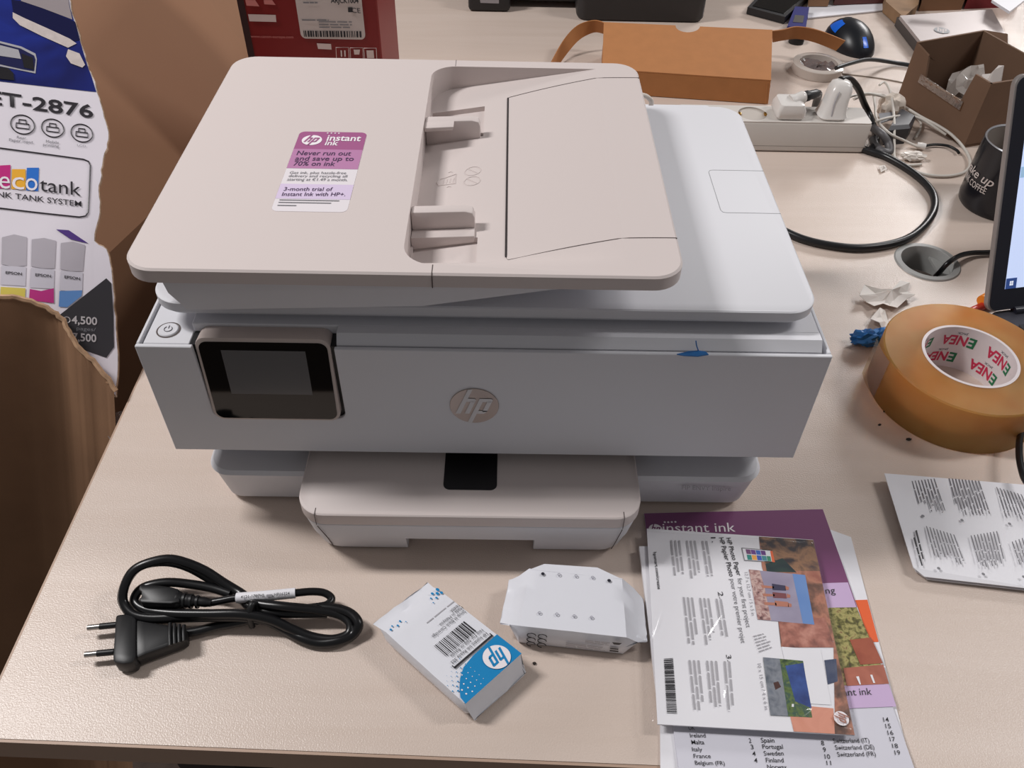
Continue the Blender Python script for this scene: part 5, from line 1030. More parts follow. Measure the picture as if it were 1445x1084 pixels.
while u < 0.93:
    w = rb.choice((0.012, 0.02, 0.03)); bars.append(SL.rect(u, u+w, 0.06, 0.22, 0.0003)); u += w+rb.choice((0.01, 0.018))
obj('barcode', polymesh(bars), INK, lb_)
obj('small_print', polymesh(SL.lines(0.05, 0.48, 0, -0.06, 1, 0.4, 0.45, 0.03, False)+SL.lines(0.30, 0.44, 0, -0.07, 3, 0.45, 0.55, 0.025, False)+SL.lines(0.1, 0.92, 0, 0.08, 1, 0.2, 0.25, 0.03, False)), GREYINK, lb_)
T('label_lettering', 'CE', (-0.1713,0.5988,0.1599), (-0.1614,0.5988,0.1597), (-0.1715,0.5988,0.1656), INK, lb_)
obj('recycling_mark', polymesh([SL.rect(0.76, 0.83, 0.70, 0.82, 0.0003)]), INK, lb_)
T('label_lettering', 'ARJCK1004', (-0.1948,0.5988,0.1707), (-0.1626,0.5988,0.1710), (-0.1945,0.5988,0.1763), INK, lb_, bold=0.02)
REDLT = mat('pale_red_print', (196, 120, 116), 0.5); PINKP = mat('pink_label', (206, 186, 182), 0.5)
obj('white_patch', polymesh([[(-0.2942,0.5992,0.1557),(-0.2618,0.5992,0.1555),(-0.2625,0.5992,0.1473),(-0.2942,0.5992,0.1475)]]), PINKP, rbx)
obj('white_patch', polymesh([[(-0.2183,0.5992,0.1229),(-0.2013,0.5992,0.1224),(-0.2014,0.5992,0.1155),(-0.2176,0.5992,0.1160)]]), PINKP, rbx)
obj('small_print', polymesh([q for q in ([(-0.2942,0.5992,0.1719),(-0.2827,0.5992,0.1721),(-0.2791,0.5992,0.1649),(-0.2939,0.5992,0.1655)], [(-0.2728,0.5992,0.1723),(-0.2629,0.5992,0.1725),(-0.2598,0.5992,0.1669),(-0.2729,0.5992,0.1675)])]), REDLT, rbx)
T('box_lettering', 'www.canon-europe.com', (-0.2963,0.5990,0.1283), (-0.2454,0.5990,0.1284), (-0.2961,0.5990,0.1317), REDLT, rbx)
hs = []
for x0 in (475, 494, 513): pass
for sq in ([(-0.1971,0.5990,0.1017),(-0.1815,0.5990,0.1020),(-0.1804,0.5990,0.1186),(-0.1958,0.5990,0.1183)], [(-0.1798,0.5990,0.1020),(-0.1642,0.5990,0.1023),(-0.1633,0.5990,0.1185),(-0.1787,0.5990,0.1182)], [(-0.1624,0.5990,0.1023),(-0.1477,0.5990,0.1026),(-0.1471,0.5990,0.1184),(-0.1621,0.5990,0.1181)]):
    hs.append(tube(sq+[sq[0]], 0.0004, 5, 1, smooth_path=False))
obj('handling_symbols', join_meshes(hs), PINKP, rbx)
obj('handling_symbols', polymesh([[(-0.1912,0.5988,0.1071),(-0.1895,0.5988,0.1072),(-0.1889,0.5988,0.1150),(-0.1907,0.5988,0.1150)], [(-0.1869,0.5988,0.1072),(-0.1852,0.5988,0.1073),(-0.1846,0.5988,0.1151),(-0.1864,0.5988,0.1151)], [(-0.1745,0.5988,0.1101),(-0.1685,0.5988,0.1102),(-0.1669,0.5988,0.1163),(-0.1747,0.5988,0.1162)], [(-0.1594,0.5988,0.1060),(-0.1508,0.5988,0.1062),(-0.1507,0.5988,0.1158),(-0.1593,0.5988,0.1156)]]), PINKP, rbx)

DK = mat('charcoal_plastic', (34, 33, 35), 0.45, var=0.05)
bp = thing('desktop_printer', (0.14, 1.2, 0), 'black desktop printer at the far edge of the desk', 'printer')
obj('body', loft_rr(-0.062, 0.340, 1.050, 1.40, 0.02, [(0.012, 0.004), (0.02, 0.0), (0.16, 0.0), (0.165, 0.004)]), DK, bp)
obj('foot_block', box(-0.055, 0.015, 1.030, 1.10, 0.0006, 0.05, 0.006), DK, bp)
obj('paper_tray', loft_rr(0.125, 0.336, 1.000, 1.10, 0.016, [(0.001, 0.003), (0.006, 0.0), (0.06, 0.0), (0.064, 0.003)]), mat('charcoal_tray', (44, 42, 43), 0.5, var=0.03), bp)
obj('rating_label', polymesh([[(-0.0356,1.0292,0.0222),(-0.0039,1.0292,0.0217),(-0.0039,1.0292,0.0149),(-0.0345,1.0292,0.0154)]]), mat('rating_grey', (150, 146, 150), 0.5), bp)
def slab_thing(name, pts, th, m, label, cat): return tag(obj(name, slab(pts, th), m), label, cat)
def block_thing(name, pts, h, m, label, cat): return tag(obj(name, slab([V(p)+Vector((0, 0, h)) for p in pts], h), m), label, cat)
tb = thing('tablet', (0.4831,1.0951,0.0000), 'black tablet lying flat at the back of the desk', 'tablet')
obj('case', slab([(0.4146,1.0433,0.0120),(0.4689,1.0033,0.0120),(0.5501,1.1283,0.0120),(0.4946,1.1878,0.0120)], 0.011), DK, tb)
obj('glass', slab([(0.4237,1.0478,0.0128),(0.4693,1.0163,0.0128),(0.5409,1.1222,0.0128),(0.4920,1.1711,0.0128)], 0.0006), GLASS, tb)
us = thing('usb_stick', (0.4990,1.0179,0.0000), 'dark blue clip with silver plate behind the kraft box flap', 'usb stick')
obj('case', slab([(0.4618,0.9598,0.0140),(0.4899,0.9527,0.0140),(0.5183,1.0433,0.0140),(0.4948,1.0452,0.0140)], 0.013), mat('navy_plastic', (38, 40, 108), 0.4, var=0.03), us)
obj('plate', slab([(0.4747,0.9763,0.0146),(0.4904,0.9741,0.0146),(0.5001,1.0041,0.0146),(0.4854,1.0064,0.0146)], 0.0006), METAL, us)
obj('wheel', lathe([(0.0, 0.012), (0.010, 0.012), (0.012, 0.009), (0.012, 0.0), (0.0, 0.0)], (0.4722,0.9306,0.0000), 20), BLACK, us)
# mouse
ms = thing('mouse', (0.5552,0.9345,0.0000), 'black computer mouse with bright blue stripes', 'mouse')
mc = V((0.5552,0.9262,0.0000))
def mouse_pt(a, b, s=1.0):
    x = 0.034*math.cos(a)*math.cos(b); y = 0.054*math.sin(a)*math.cos(b); z = 0.038*math.sin(b)
    z *= (1-0.25*(y/0.054)**2) if y < 0 else 1.0
    th = math.radians(12); x2 = x*math.cos(th)-y*math.sin(th); y2 = x*math.sin(th)+y*math.cos(th)
    return (mc.x+x2*s, mc.y+y2*s, z*s)
rings = [[mouse_pt(2*math.pi*i/32, math.radians(b_)) for i in range(32)] for b_ in (0, 8, 20, 34, 48, 62, 76, 88)]
obj('shell', loft(rings, smooth=60), mat('mouse_black', (22, 24, 30), 0.35, var=0.03), ms)
MB_ = mat('bright_blue', (24, 104, 224), 0.25, var=0.02)
def mouse_patch(a0, a1, b0, b1):
    n = 6; rg = [[mouse_pt(math.radians(a0+(a1-a0)*i/n), math.radians(b0+(b1-b0)*j/n), 1.012) for i in range(n+1)] for j in range(n+1)]
    return raw([p for r in rg for p in r], [(j*(n+1)+i, j*(n+1)+i+1, (j+1)*(n+1)+i+1, (j+1)*(n+1)+i) for j in range(n) for i in range(n)], 60)
obj('stripe', mouse_patch(140, 180, 32, 62), MB_, ms)
obj('stripe', mouse_patch(60, 84, 40, 68), MB_, ms)
obj('stripe', mouse_patch(262, 278, 28, 50), MB_, ms)
# clear tape reel
tr = thing('clear_tape_reel', (0.4765,0.8271,0.0000), 'small roll of clear shiny tape behind the power strip', 'tape')
tcx, tcy = (0.4780,0.8247,0.0000)[0], (0.4780,0.8247,0.0000)[1]
CT = mat('clear_tape_grey', (190, 180, 172), 0.12, var=0.05, coat=0.5)
obj('winding', lathe([(0.027, 0.0), (0.037, 0.0), (0.0378, 0.001), (0.0378, 0.013), (0.036, 0.014), (0.028, 0.014)], (tcx, tcy, 0), 48, closed=True), CT, tr)
wv = []; wf = []; rw = random.Random(8)
for k in range(5):
    for i in range(24):
        a = 6.283*i/24; r_ = 0.0275*k/4; wv.append((tcx+r_*math.cos(a), tcy+r_*math.sin(a), 0.005+rw.uniform(0, 0.006)))
for k in range(4):
    for i in range(24): wf.append((k*24+i, k*24+(i+1) % 24, (k+1)*24+(i+1) % 24, (k+1)*24+i))
obj('inner_film', raw(wv, wf, 0), mat('crinkled_film', (112, 100, 98), 0.08, coat=1.0), tr)
# sheets and scraps at the back
slab_thing('paper_sheet', [(0.5145,1.0260,0.0030),(0.6700,1.0711,0.0030),(0.6932,1.1276,0.0030),(0.5328,1.0993,0.0030)], 0.002, PAPER, 'white sheet of paper lying behind the mouse', 'paper')
block_thing('cardboard_strip', [(0.5260,1.0731,0.0042),(0.5607,1.0749,0.0042),(0.5832,1.1453,0.0042),(0.5434,1.1432,0.0042)], 0.03, CARD, 'brown cardboard piece on the white sheet at the back', 'cardboard')
block_thing('book', [(0.5723,1.0819,0.0042),(0.6704,1.0968,0.0042),(0.6969,1.1722,0.0042),(0.5915,1.1526,0.0042)], 0.025, mat('maroon_cover', (92, 52, 50), 0.6, var=0.05), 'dark maroon book behind the white sheet', 'book')
# closed silver laptop
cl = thing('closed_laptop', (0.7279,0.9850,0.0000), 'closed silver laptop lying behind the open carton', 'laptop')
obj('base', slab([(0.6529,1.0022,0.0160),(0.6509,0.8844,0.0160),(0.8034,0.9293,0.0160),(0.8264,1.0415,0.0160)], 0.014), mat('laptop_dark_base', (74, 68, 66), 0.5, var=0.03), cl)
obj('lid', slab([(0.6529,0.9938,0.0215),(0.6515,0.8792,0.0215),(0.7975,0.9210,0.0215),(0.8192,1.0295,0.0215)], 0.0055), mat('laptop_silver', (176, 166, 164), 0.4, metal=0.2, var=0.02), cl)
hp_logo(cl, (0.6999,0.9344,0.0220), (0.012, 0.0, 0), (0.0, 0.012, 0), mat('laptop_logo', (128, 130, 134), 0.4), mat('laptop_silver', (0, 0, 0)), 0.0003)
slab_thing('paper_bag', [(0.6508,1.0591,0.0200),(0.6587,0.9921,0.0200),(0.7029,1.0493,0.0200),(0.7378,1.1363,0.0200),(0.6740,1.1327,0.0200)], 0.018, mat('bag_brown', (142, 112, 84), 0.8, var=0.15, vscale=30), 'crumpled brown paper bag at the back of the desk', 'bag')
block_thing('tray_box', [(0.7179,1.0721,0.0000),(0.7955,1.0824,0.0000),(0.8480,1.1996,0.0000),(0.7680,1.2023,0.0000)], 0.05, CARDDARK, 'brown tray box behind the closed laptop', 'box')
slab_thing('dark_ruler', [(0.6909,1.0208,0.0550),(0.7419,1.0111,0.0550),(0.7407,1.0017,0.0550),(0.6853,1.0080,0.0550)], 0.004, BLACK, 'black ruler on the brown tray box', 'ruler')
block_thing('red_folder', [(0.8018,1.0859,0.0000),(0.9023,1.1008,0.0000),(0.9287,1.2113,0.0000),(0.8563,1.2144,0.0000)], 0.04, mat('dark_red_folder', (112, 24, 30), 0.5, var=0.05), 'dark red folder behind the open carton', 'folder')
slab_thing('white_card', [(0.8000,1.0063,0.0445),(0.8091,0.9589,0.0445),(0.8548,1.0092,0.0445),(0.8757,1.0737,0.0445),(0.8353,1.0781,0.0445)], 0.004, PAPER, 'white card lying on the red folder', 'card')
# open carton with packing film
OCARD = mat('carton_brown_dull', (112, 86, 68), 0.85, var=0.06, vscale=25)
cb = thing('open_carton', (0.65, 0.69, 0), 'open brown carton with clear packing film inside, right of the power strip', 'box')
Nn, Ll, Bb, Rr = Vector((0.615, 0.600, 0)), Vector((0.570, 0.735, 0)), Vector((0.674, 0.770, 0)), Vector((0.719, 0.635, 0))
HC = 0.088
zz = lambda p, z: Vector((p.x, p.y, z))
lerp = lambda a, b, t: a+(b-a)*t
ln_ = [zz(Ll, 0.0), zz(Nn, 0.0), zz(Nn, HC), zz(lerp(Nn, Ll, 0.20), HC), zz(lerp(Nn, Ll, 0.24), 0.050), zz(lerp(Nn, Ll, 0.74), 0.046), zz(lerp(Nn, Ll, 0.80), HC-0.012), zz(Ll, HC-0.006)]
obj('wall_panel', panel(ln_, -0.003), OCARD, cb)
obj('wall_panel', panel([zz(Nn, 0), zz(Rr, 0), zz(Rr, HC), zz(Nn, HC)], -0.003), OCARD, cb)
obj('wall_panel', panel([zz(Rr, 0), zz(Bb, 0), zz(Bb, HC), zz(Rr, HC)], -0.003), OCARD, cb)
obj('wall_panel', panel([zz(Bb, 0), zz(Ll, 0), zz(Ll, HC-0.004), zz(Bb, HC)], -0.003), OCARD, cb)
obj('bottom_panel', panel([zz(Ll, 0.002), zz(Nn, 0.002), zz(Rr, 0.002), zz(Bb, 0.002)], 0.002), OCARD, cb)
obj('flap', panel([zz(Ll, HC-0.006), zz(lerp(Ll, Nn, 0.20), HC-0.012), zz(lerp(Ll, Nn, 0.22)+Vector((0.012, 0.004, 0)), 0.068), zz(Ll+Vector((0.012, 0.004, 0)), 0.068)], 0.002), OCARD, cb)
obj('flap', panel([zz(Bb, HC), zz(Bb+Vector((0.022, -0.022, 0)), HC+0.004), zz(lerp(Bb, Rr, 0.45), 0.06), zz(lerp(Bb, Rr, 0.1), 0.05)], 0.002), OCARD, cb)
obj('parcel_tape', strip([lerp(Nn, Ll, t)+Vector((-0.0022, -0.0012, 0.040)) for t in (0.2, 0.5, 0.8)], [lerp(Nn, Ll, t)+Vector((-0.0018, -0.001, 0.0515)) for t in (0.2, 0.5, 0.8)], 0.0003), film_mat('parcel_tape_film', (235, 220, 200), 0.5, 1.0, 80, 0.1), cb)
pf = thing('packing_film', (0.635, 0.68, 0.003), 'crumpled clear plastic film inside the open carton', 'plastic film')
obj('film', crumple((0.642, 0.688, 0.003), (0.024, 0.034, 0.034), 51, 3), mat('crinkle_film', (160, 152, 146), 0.12, coat=0.8, var=0.1, vscale=60), pf)
obj('film', crumple((0.650, 0.660, 0.003), (0.013, 0.013, 0.046), 52, 2), mat('white_film', (222, 216, 212), 0.3), pf)
obj('yellow_bit', crumple((0.632, 0.664, 0.034), (0.006, 0.006, 0.005), 53, 2), mat('yellow_bit', (214, 168, 40), 0.5), pf)
# dark case standing behind the carton
dc = thing('dark_case', (0.75, 0.72, 0), 'tall dark case leaning beyond the open carton', 'case')
obj('case_body', loft([[Vector(p) for p in r] for r in ([(0.735, 0.665, 0.0), (0.85, 0.66, 0.0), (0.86, 0.75, 0.0), (0.745, 0.76, 0.0)], [(0.755, 0.72, 0.15), (0.86, 0.71, 0.15), (0.87, 0.76, 0.15), (0.76, 0.78, 0.15)])]), mat('dark_brown_vinyl', (60, 50, 52), 0.5, var=0.06), dc)

# ------------------------------------------------------------------ left of the desk
bx = thing('brown_carton', (-0.56, 0.35, -0.74), 'tall plain brown cardboard box standing on the floor left of the desk', 'box')
PA, PB = Vector((-0.345, 0.85, 0)), Vector((-0.62, -0.15, 0)); nrm_ = Vector((-(PA-PB).y, (PA-PB).x, 0)).normalized()
dB = (PB-PA).normalized()
PB2 = PA+dB*0.72
def wall_slab(a, b, off0, off1, z0, z1): return [[(a+nrm_*off0).x, 0, 0]]
w4 = [Vector((-0.352, 1.55, 0)), PA, PB2, PB2+nrm_*0.40, PA+nrm_*0.40, Vector((-0.75, 1.55, 0))]
BIGC = mat('plain_brown_carton', (158, 118, 90), 0.8, var=0.03, vscale=6, bump=0.05, bscale=500, stretch=(1, 1, 0.1))
obj('carton_body', loft([[Vector((p.x, p.y, z)) for p in w4] for z in (-0.74, -0.06)]), BIGC, bx)
PA3 = Vector((-0.352, 1.55, 0)); lean_ = nrm_*0.34+Vector((0, 0, 0.50)); z0_ = Vector((0, 0, -0.06))
fv_ = [PA3+z0_, PA+z0_, PB2+z0_, PB2+z0_+lean_, PA+z0_+lean_, PA3+z0_+Vector((-0.34, 0, 0.50))]
obj('open_flap', raw(fv_+[p+nrm_*0.006 for p in fv_], [(0, 1, 4, 5), (1, 2, 3, 4), (11, 10, 7, 6), (10, 9, 8, 7), (0, 6, 7, 1), (1, 7, 8, 2), (2, 8, 9, 3), (3, 9, 10, 4), (4, 10, 11, 5), (5, 11, 6, 0)], 0), BIGC, bx, 'broad flap leaning outward')
et = thing('torn_carton', (-0.3783,0.1225,0.0323), 'torn printer carton with blue and white print left of the desk', 'box')
LP_ = V((0.46, -0.46, 0.76)).normalized()
def cpanel(pts, th, lift=0.0):
    P = [V(p)+LP_*lift for p in pts]; m = len(P)
    return raw(P+[p-LP_*th for p in P], [tuple(range(m)), tuple(range(2*m-1, m-1, -1))]+[(i, (i+1) % m, m+(i+1) % m, m+i) for i in range(m)], 0)
def jag(pts, amp, seed, sub=3):
    rnd = random.Random(seed); out = []
    for i in range(len(pts)):
        a, b = V(pts[i]), V(pts[(i+1) % len(pts)]); out.append(a)
        if (b-a).length > 0.004:
            for k in range(1, sub): out.append(a+(b-a)*(k/sub)+Vector((rnd.uniform(-amp, amp), rnd.uniform(-amp, amp), rnd.uniform(-amp, amp))))
    return out
def onp(pts): # pull jittered points back on the printed plane
    P0 = V((-0.3947,0.2412,0.1140)); return [p-LP_*((p-P0).dot(LP_)) for p in pts]
edge = [(-0.4131,0.4352,0.2426),(-0.4078,0.4169,0.2283),(-0.4015,0.4033,0.2163),(-0.3936,0.3855,0.2007),(-0.3888,0.3751,0.1915),(-0.3844,0.3671,0.1841),(-0.3790,0.3552,0.1736),(-0.3743,0.3455,0.1649),(-0.3695,0.3340,0.1550),(-0.3656,0.3207,0.1446),(-0.3672,0.3071,0.1373),(-0.3680,0.2915,0.1284),(-0.3679,0.2779,0.1200),(-0.3652,0.2651,0.1106),(-0.3645,0.2513,0.1019),(-0.3652,0.2316,0.0904),(-0.3556,0.2290,0.0830),(-0.3500,0.2148,0.0711),(-0.3452,0.1933,0.0551),(-0.3414,0.1716,0.0397),(-0.3358,0.1396,0.0169),(-0.3346,0.1175,0.0028)]
panel_pts = onp(jag(edge, 0.0011, 3))[:-2]+[V(p) for p in [(-0.3348,0.1186,0.0036),(-0.3437,0.1263,0.0136),(-0.3542,0.1349,0.0253),(-0.3625,0.1383,0.0323),(-0.3702,0.1452,0.0411),(-0.3776,0.1545,0.0512),(-0.3834,0.1593,0.0576),(-0.3938,0.1610,0.0650),(-0.4111,0.1596,0.0746),(-0.4227,0.1550,0.0788),(-0.4495,0.1432,0.0879),(-0.4881,0.3861,0.2583)]]
PW = mat('glossy_white_print', (224, 218, 226), 0.30, bump=0.15, bscale=30)
ep = obj('printed_panel', cpanel(panel_pts, 0.005), PW, et)
obj('corrugated_core', cpanel([p-LP_*0.0012+Vector((0.0016, 0.0006, 0)) for p in panel_pts], 0.0030), CARD, et)
def pq_(name, pts, m, lift=0.0003): return obj(name, polymesh([[V(p)+LP_*lift for p in pts]]), m, ep)
NAVY = photo_mat('deep_blue_print', [(20, 22, 66), (24, 30, 92), (30, 44, 128), (22, 24, 74)], 9, 3, 0.6, 0.25)
pq_('blue_print', onp([V(p) for p in [(-0.4881,0.3861,0.2583),(-0.4136,0.4349,0.2427),(-0.4083,0.4165,0.2284),(-0.4020,0.4030,0.2164),(-0.3941,0.3852,0.2008),(-0.3893,0.3748,0.1917),(-0.3849,0.3668,0.1842),(-0.3796,0.3555,0.1741),(-0.4086,0.3426,0.1839),(-0.4482,0.3252,0.1973),(-0.4765,0.3130,0.2070)]]), NAVY)
pq_('blue_print', [(-0.4506,0.3974,0.2425),(-0.4387,0.4031,0.2387),(-0.4151,0.4055,0.2258),(-0.4031,0.4070,0.2195),(-0.3974,0.3932,0.2076),(-0.4038,0.3872,0.2079),(-0.4256,0.3869,0.2210),(-0.4464,0.3831,0.2312)], mat('navy_dark_print', (16, 18, 62), 0.3), 0.0005)
pq_('grey_print', [(-0.4505,0.4107,0.2504),(-0.4136,0.4349,0.2427),(-0.4090,0.4174,0.2294),(-0.4054,0.4076,0.2212),(-0.4280,0.4040,0.2327),(-0.4437,0.4006,0.2402)], mat('grey_product_print', (150, 140, 142), 0.4), 0.0006)
pq_('torn_patch', [(-0.4481,0.3872,0.2348),(-0.4396,0.3874,0.2297),(-0.4205,0.3888,0.2190),(-0.4052,0.3896,0.2103),(-0.3995,0.3885,0.2061),(-0.4052,0.3811,0.2051),(-0.4246,0.3797,0.2160),(-0.4417,0.3795,0.2262),(-0.4474,0.3825,0.2314)], mat('torn_paper_white', (196, 184, 180), 0.7, var=0.08, vscale=150), 0.0008)
pq_('torn_patch', [(-0.4050,0.3799,0.2042),(-0.3963,0.3812,0.1997),(-0.3909,0.3738,0.1920),(-0.3926,0.3702,0.1909),(-0.4013,0.3689,0.1954),(-0.4057,0.3729,0.2004)], mat('torn_paper_white', (0, 0, 0)), 0.0008)
pq_('printer_icon', [(-0.4581,0.3565,0.2222),(-0.4381,0.3623,0.2136),(-0.4275,0.3623,0.2072),(-0.4258,0.3581,0.2037),(-0.4251,0.3457,0.1957),(-0.4352,0.3423,0.1998),(-0.4549,0.3357,0.2077)], LIGHTINK, 0.0006)
pq_('printer_icon', [(-0.4578,0.3548,0.2210),(-0.4383,0.3602,0.2125),(-0.4282,0.3599,0.2062),(-0.4267,0.3570,0.2035),(-0.4264,0.3469,0.1972),(-0.4354,0.3435,0.2006),(-0.4552,0.3374,0.2089)], mat('icon_navy', (30, 32, 74), 0.3), 0.0008)
pq_('printer_icon', [(-0.4372,0.3564,0.2095),(-0.4290,0.3576,0.2052),(-0.4265,0.3481,0.1980),(-0.4336,0.3458,0.2009)], mat('icon_dark', (34, 32, 36), 0.3), 0.0010)
pq_('printer_icon', [(-0.4575,0.3530,0.2198),(-0.4396,0.3582,0.2120),(-0.4366,0.3517,0.2063),(-0.4561,0.3437,0.2133)], LIGHTINK, 0.0010)
pq_('printer_icon', [(-0.4547,0.3345,0.2069),(-0.4441,0.3389,0.2031),(-0.4401,0.3369,0.1995),(-0.4388,0.3313,0.1953),(-0.4532,0.3248,0.2001)], mat('icon_dark', (0, 0, 0)), 0.0010)
CI = mat('carton_ink', (44, 40, 46), 0.4)
T('carton_lettering', 'ET-2876', (-0.4535,0.3030,0.1870), (-0.3788,0.3320,0.1594), (-0.4556,0.3135,0.1946), CI, ep, 0.0006, 0.02)
for c_, r_ in (((-0.4279,0.2990,0.1691), (-0.4197,0.3023,0.1662)), ((-0.4068,0.3076,0.1615), (-0.3989,0.3107,0.1586)), ((-0.3856,0.3148,0.1531), (-0.3777,0.3179,0.1502))):
    c_, r_ = V(c_), V(r_); ex_ = r_-c_; ey_ = LP_.cross(ex_)
    ringm = [c_+ex_*math.cos(a)+ey_*math.sin(a)+LP_*0.0004 for a in [6.283*k/28 for k in range(28)]]
    obj('feature_icon', join_meshes([tube(ringm, 0.0005, 5, 1, closed=True, smooth_path=False)]+[tube([c_+ex_*x+ey_*y+LP_*0.0004 for x, y in sq], 0.00045, 5, 1, smooth_path=False) for sq in ([(-0.55, -0.4), (0.55, -0.4), (0.55, 0.1), (-0.55, 0.1), (-0.55, -0.4)], [(-0.3, 0.1), (-0.3, 0.5), (0.3, 0.5), (0.3, 0.1)])]), CI, ep)
T('carton_lettering', 'Rear', (-0.4301,0.2858,0.1625), (-0.4237,0.2884,0.1602), (-0.4303,0.2878,0.1638), GREYINK, ep, 0.0006)
T('carton_lettering', 'Paper input', (-0.4349,0.2807,0.1623), (-0.4184,0.2876,0.1565), (-0.4353,0.2830,0.1639), GREYINK, ep, 0.0006)
T('carton_lettering', 'Mobile', (-0.4098,0.2932,0.1546), (-0.4007,0.2968,0.1514), (-0.4101,0.2955,0.1562), GREYINK, ep, 0.0006)
T('carton_lettering', 'printing', (-0.4114,0.2895,0.1534), (-0.4003,0.2940,0.1494), (-0.4117,0.2918,0.1550), GREYINK, ep, 0.0006)
T('carton_lettering', 'LCD', (-0.3875,0.3022,0.1466), (-0.3812,0.3046,0.1443), (-0.3877,0.3039,0.1478), LIGHTINK, ep, 0.0006)
fr_ = [(-0.4590,0.2644,0.1670),(-0.4402,0.2721,0.1603),(-0.4110,0.2830,0.1492),(-0.3815,0.2938,0.1379),(-0.3777,0.2940,0.1357),(-0.3759,0.2911,0.1329),(-0.3740,0.2698,0.1188),(-0.3727,0.2521,0.1073),(-0.3739,0.2485,0.1059),(-0.3783,0.2454,0.1067),(-0.4043,0.2358,0.1166),(-0.4332,0.2255,0.1279),(-0.4518,0.2185,0.1349)]
obj('badge_border', tube([V(p)+LP_*0.0004 for p in fr_], 0.0006, 5, 1, smooth_path=False), CI, ep)
for pts, c_ in (([(-0.4400,0.2573,0.1512),(-0.4312,0.2625,0.1491),(-0.4289,0.2435,0.1362),(-0.4374,0.2397,0.1390)], (190, 44, 124)), ([(-0.4298,0.2597,0.1465),(-0.4208,0.2644,0.1439),(-0.4184,0.2483,0.1327),(-0.4280,0.2440,0.1359)], (232, 172, 56)), ([(-0.4200,0.2660,0.1444),(-0.4118,0.2704,0.1421),(-0.4097,0.2516,0.1294),(-0.4179,0.2480,0.1322)], (46, 112, 200))):
    pq_('ink_swatch', pts, mat('swatch_%d' % c_[0], c_, 0.35), 0.0004)
WB = mat('white_badge_ink', (230, 224, 230), 0.4)
T('carton_lettering', 'e', (-0.4360,0.2405,0.1386), (-0.4289,0.2436,0.1362), (-0.4381,0.2547,0.1485), WB, ep, 0.0008); T('carton_lettering', 'c', (-0.4275,0.2442,0.1357), (-0.4194,0.2478,0.1330), (-0.4296,0.2586,0.1457), WB, ep, 0.0008); T('carton_lettering', 'o', (-0.4184,0.2480,0.1325), (-0.4102,0.2516,0.1297), (-0.4205,0.2625,0.1425), WB, ep, 0.0008)
T('carton_lettering', 'tank', (-0.4087,0.2523,0.1293), (-0.3795,0.2627,0.1179), (-0.4103,0.2633,0.1368), CI, ep, 0.0008)
T('carton_lettering', 'INK TANK SYSTEM', (-0.4383,0.2326,0.1352), (-0.3779,0.2544,0.1119), (-0.4389,0.2369,0.1382), CI, ep, 0.0006, 0.006)
BOT = mat('bottle_cap_grey', (176, 170, 178), 0.4, var=0.02); BOTL = mat('bottle_body_grey', (196, 192, 202), 0.4, var=0.02)
for cap_, body_, ink_, c_, tx in (([(-0.4286,0.2041,0.1121),(-0.4210,0.2101,0.1111),(-0.4122,0.2120,0.1070),(-0.4095,0.1902,0.0922),(-0.4174,0.1854,0.0940),(-0.4260,0.1837,0.0982)], [(-0.4258,0.1826,0.0975),(-0.4094,0.1891,0.0914),(-0.4078,0.1745,0.0816),(-0.4242,0.1683,0.0877)], [(-0.4239,0.1667,0.0866),(-0.4075,0.1729,0.0805),(-0.4066,0.1632,0.0741),(-0.4229,0.1566,0.0799)], (206, 190, 88), ((-0.4221,0.1776,0.0922), (-0.4113,0.1814,0.0879), (-0.4224,0.1797,0.0936))),
                             ([(-0.4086,0.2120,0.1048),(-0.4006,0.2170,0.1030),(-0.3921,0.2187,0.0989),(-0.3901,0.1969,0.0845),(-0.3983,0.1931,0.0871),(-0.4062,0.1912,0.0907)], [(-0.4060,0.1901,0.0900),(-0.3900,0.1958,0.0837),(-0.3884,0.1810,0.0738),(-0.4048,0.1747,0.0799)], [(-0.4046,0.1737,0.0792),(-0.3968,0.1755,0.0756),(-0.3885,0.1815,0.0742),(-0.3869,0.1702,0.0664),(-0.3947,0.1679,0.0697),(-0.4039,0.1650,0.0735)], (180, 48, 124), ((-0.4022,0.1850,0.0846), (-0.3915,0.1887,0.0804), (-0.4025,0.1871,0.0861))),
                             ([(-0.3884,0.2187,0.0966),(-0.3802,0.2238,0.0948),(-0.3713,0.2251,0.0902),(-0.3701,0.2038,0.0765),(-0.3786,0.1999,0.0793),(-0.3861,0.1982,0.0828)], [(-0.3855,0.1973,0.0819),(-0.3700,0.2027,0.0758),(-0.3685,0.1876,0.0658),(-0.3844,0.1816,0.0718)], [(-0.3843,0.1811,0.0714),(-0.3686,0.1887,0.0665),(-0.3686,0.1841,0.0637),(-0.3773,0.1711,0.0611),(-0.3832,0.1690,0.0634)], (92, 134, 190), ((-0.3822,0.1924,0.0770), (-0.3712,0.1957,0.0723), (-0.3825,0.1946,0.0785)))):
    pq_('bottle_print', cap_, BOT, 0.0004); pq_('bottle_print', body_, BOTL, 0.0004); pq_('bottle_print', ink_, mat('bottle_ink_%d' % c_[0], c_, 0.4), 0.0005)
    T('carton_lettering', 'EPSON', tx[0], tx[1], tx[2], CI, ep, 0.0008, 0.015)
pq_('purple_print', [(-0.3933,0.2276,0.1050),(-0.3844,0.2313,0.1018),(-0.3690,0.2274,0.0901),(-0.3819,0.2248,0.0964)], mat('purple_print', (78, 52, 124), 0.4), 0.0005)
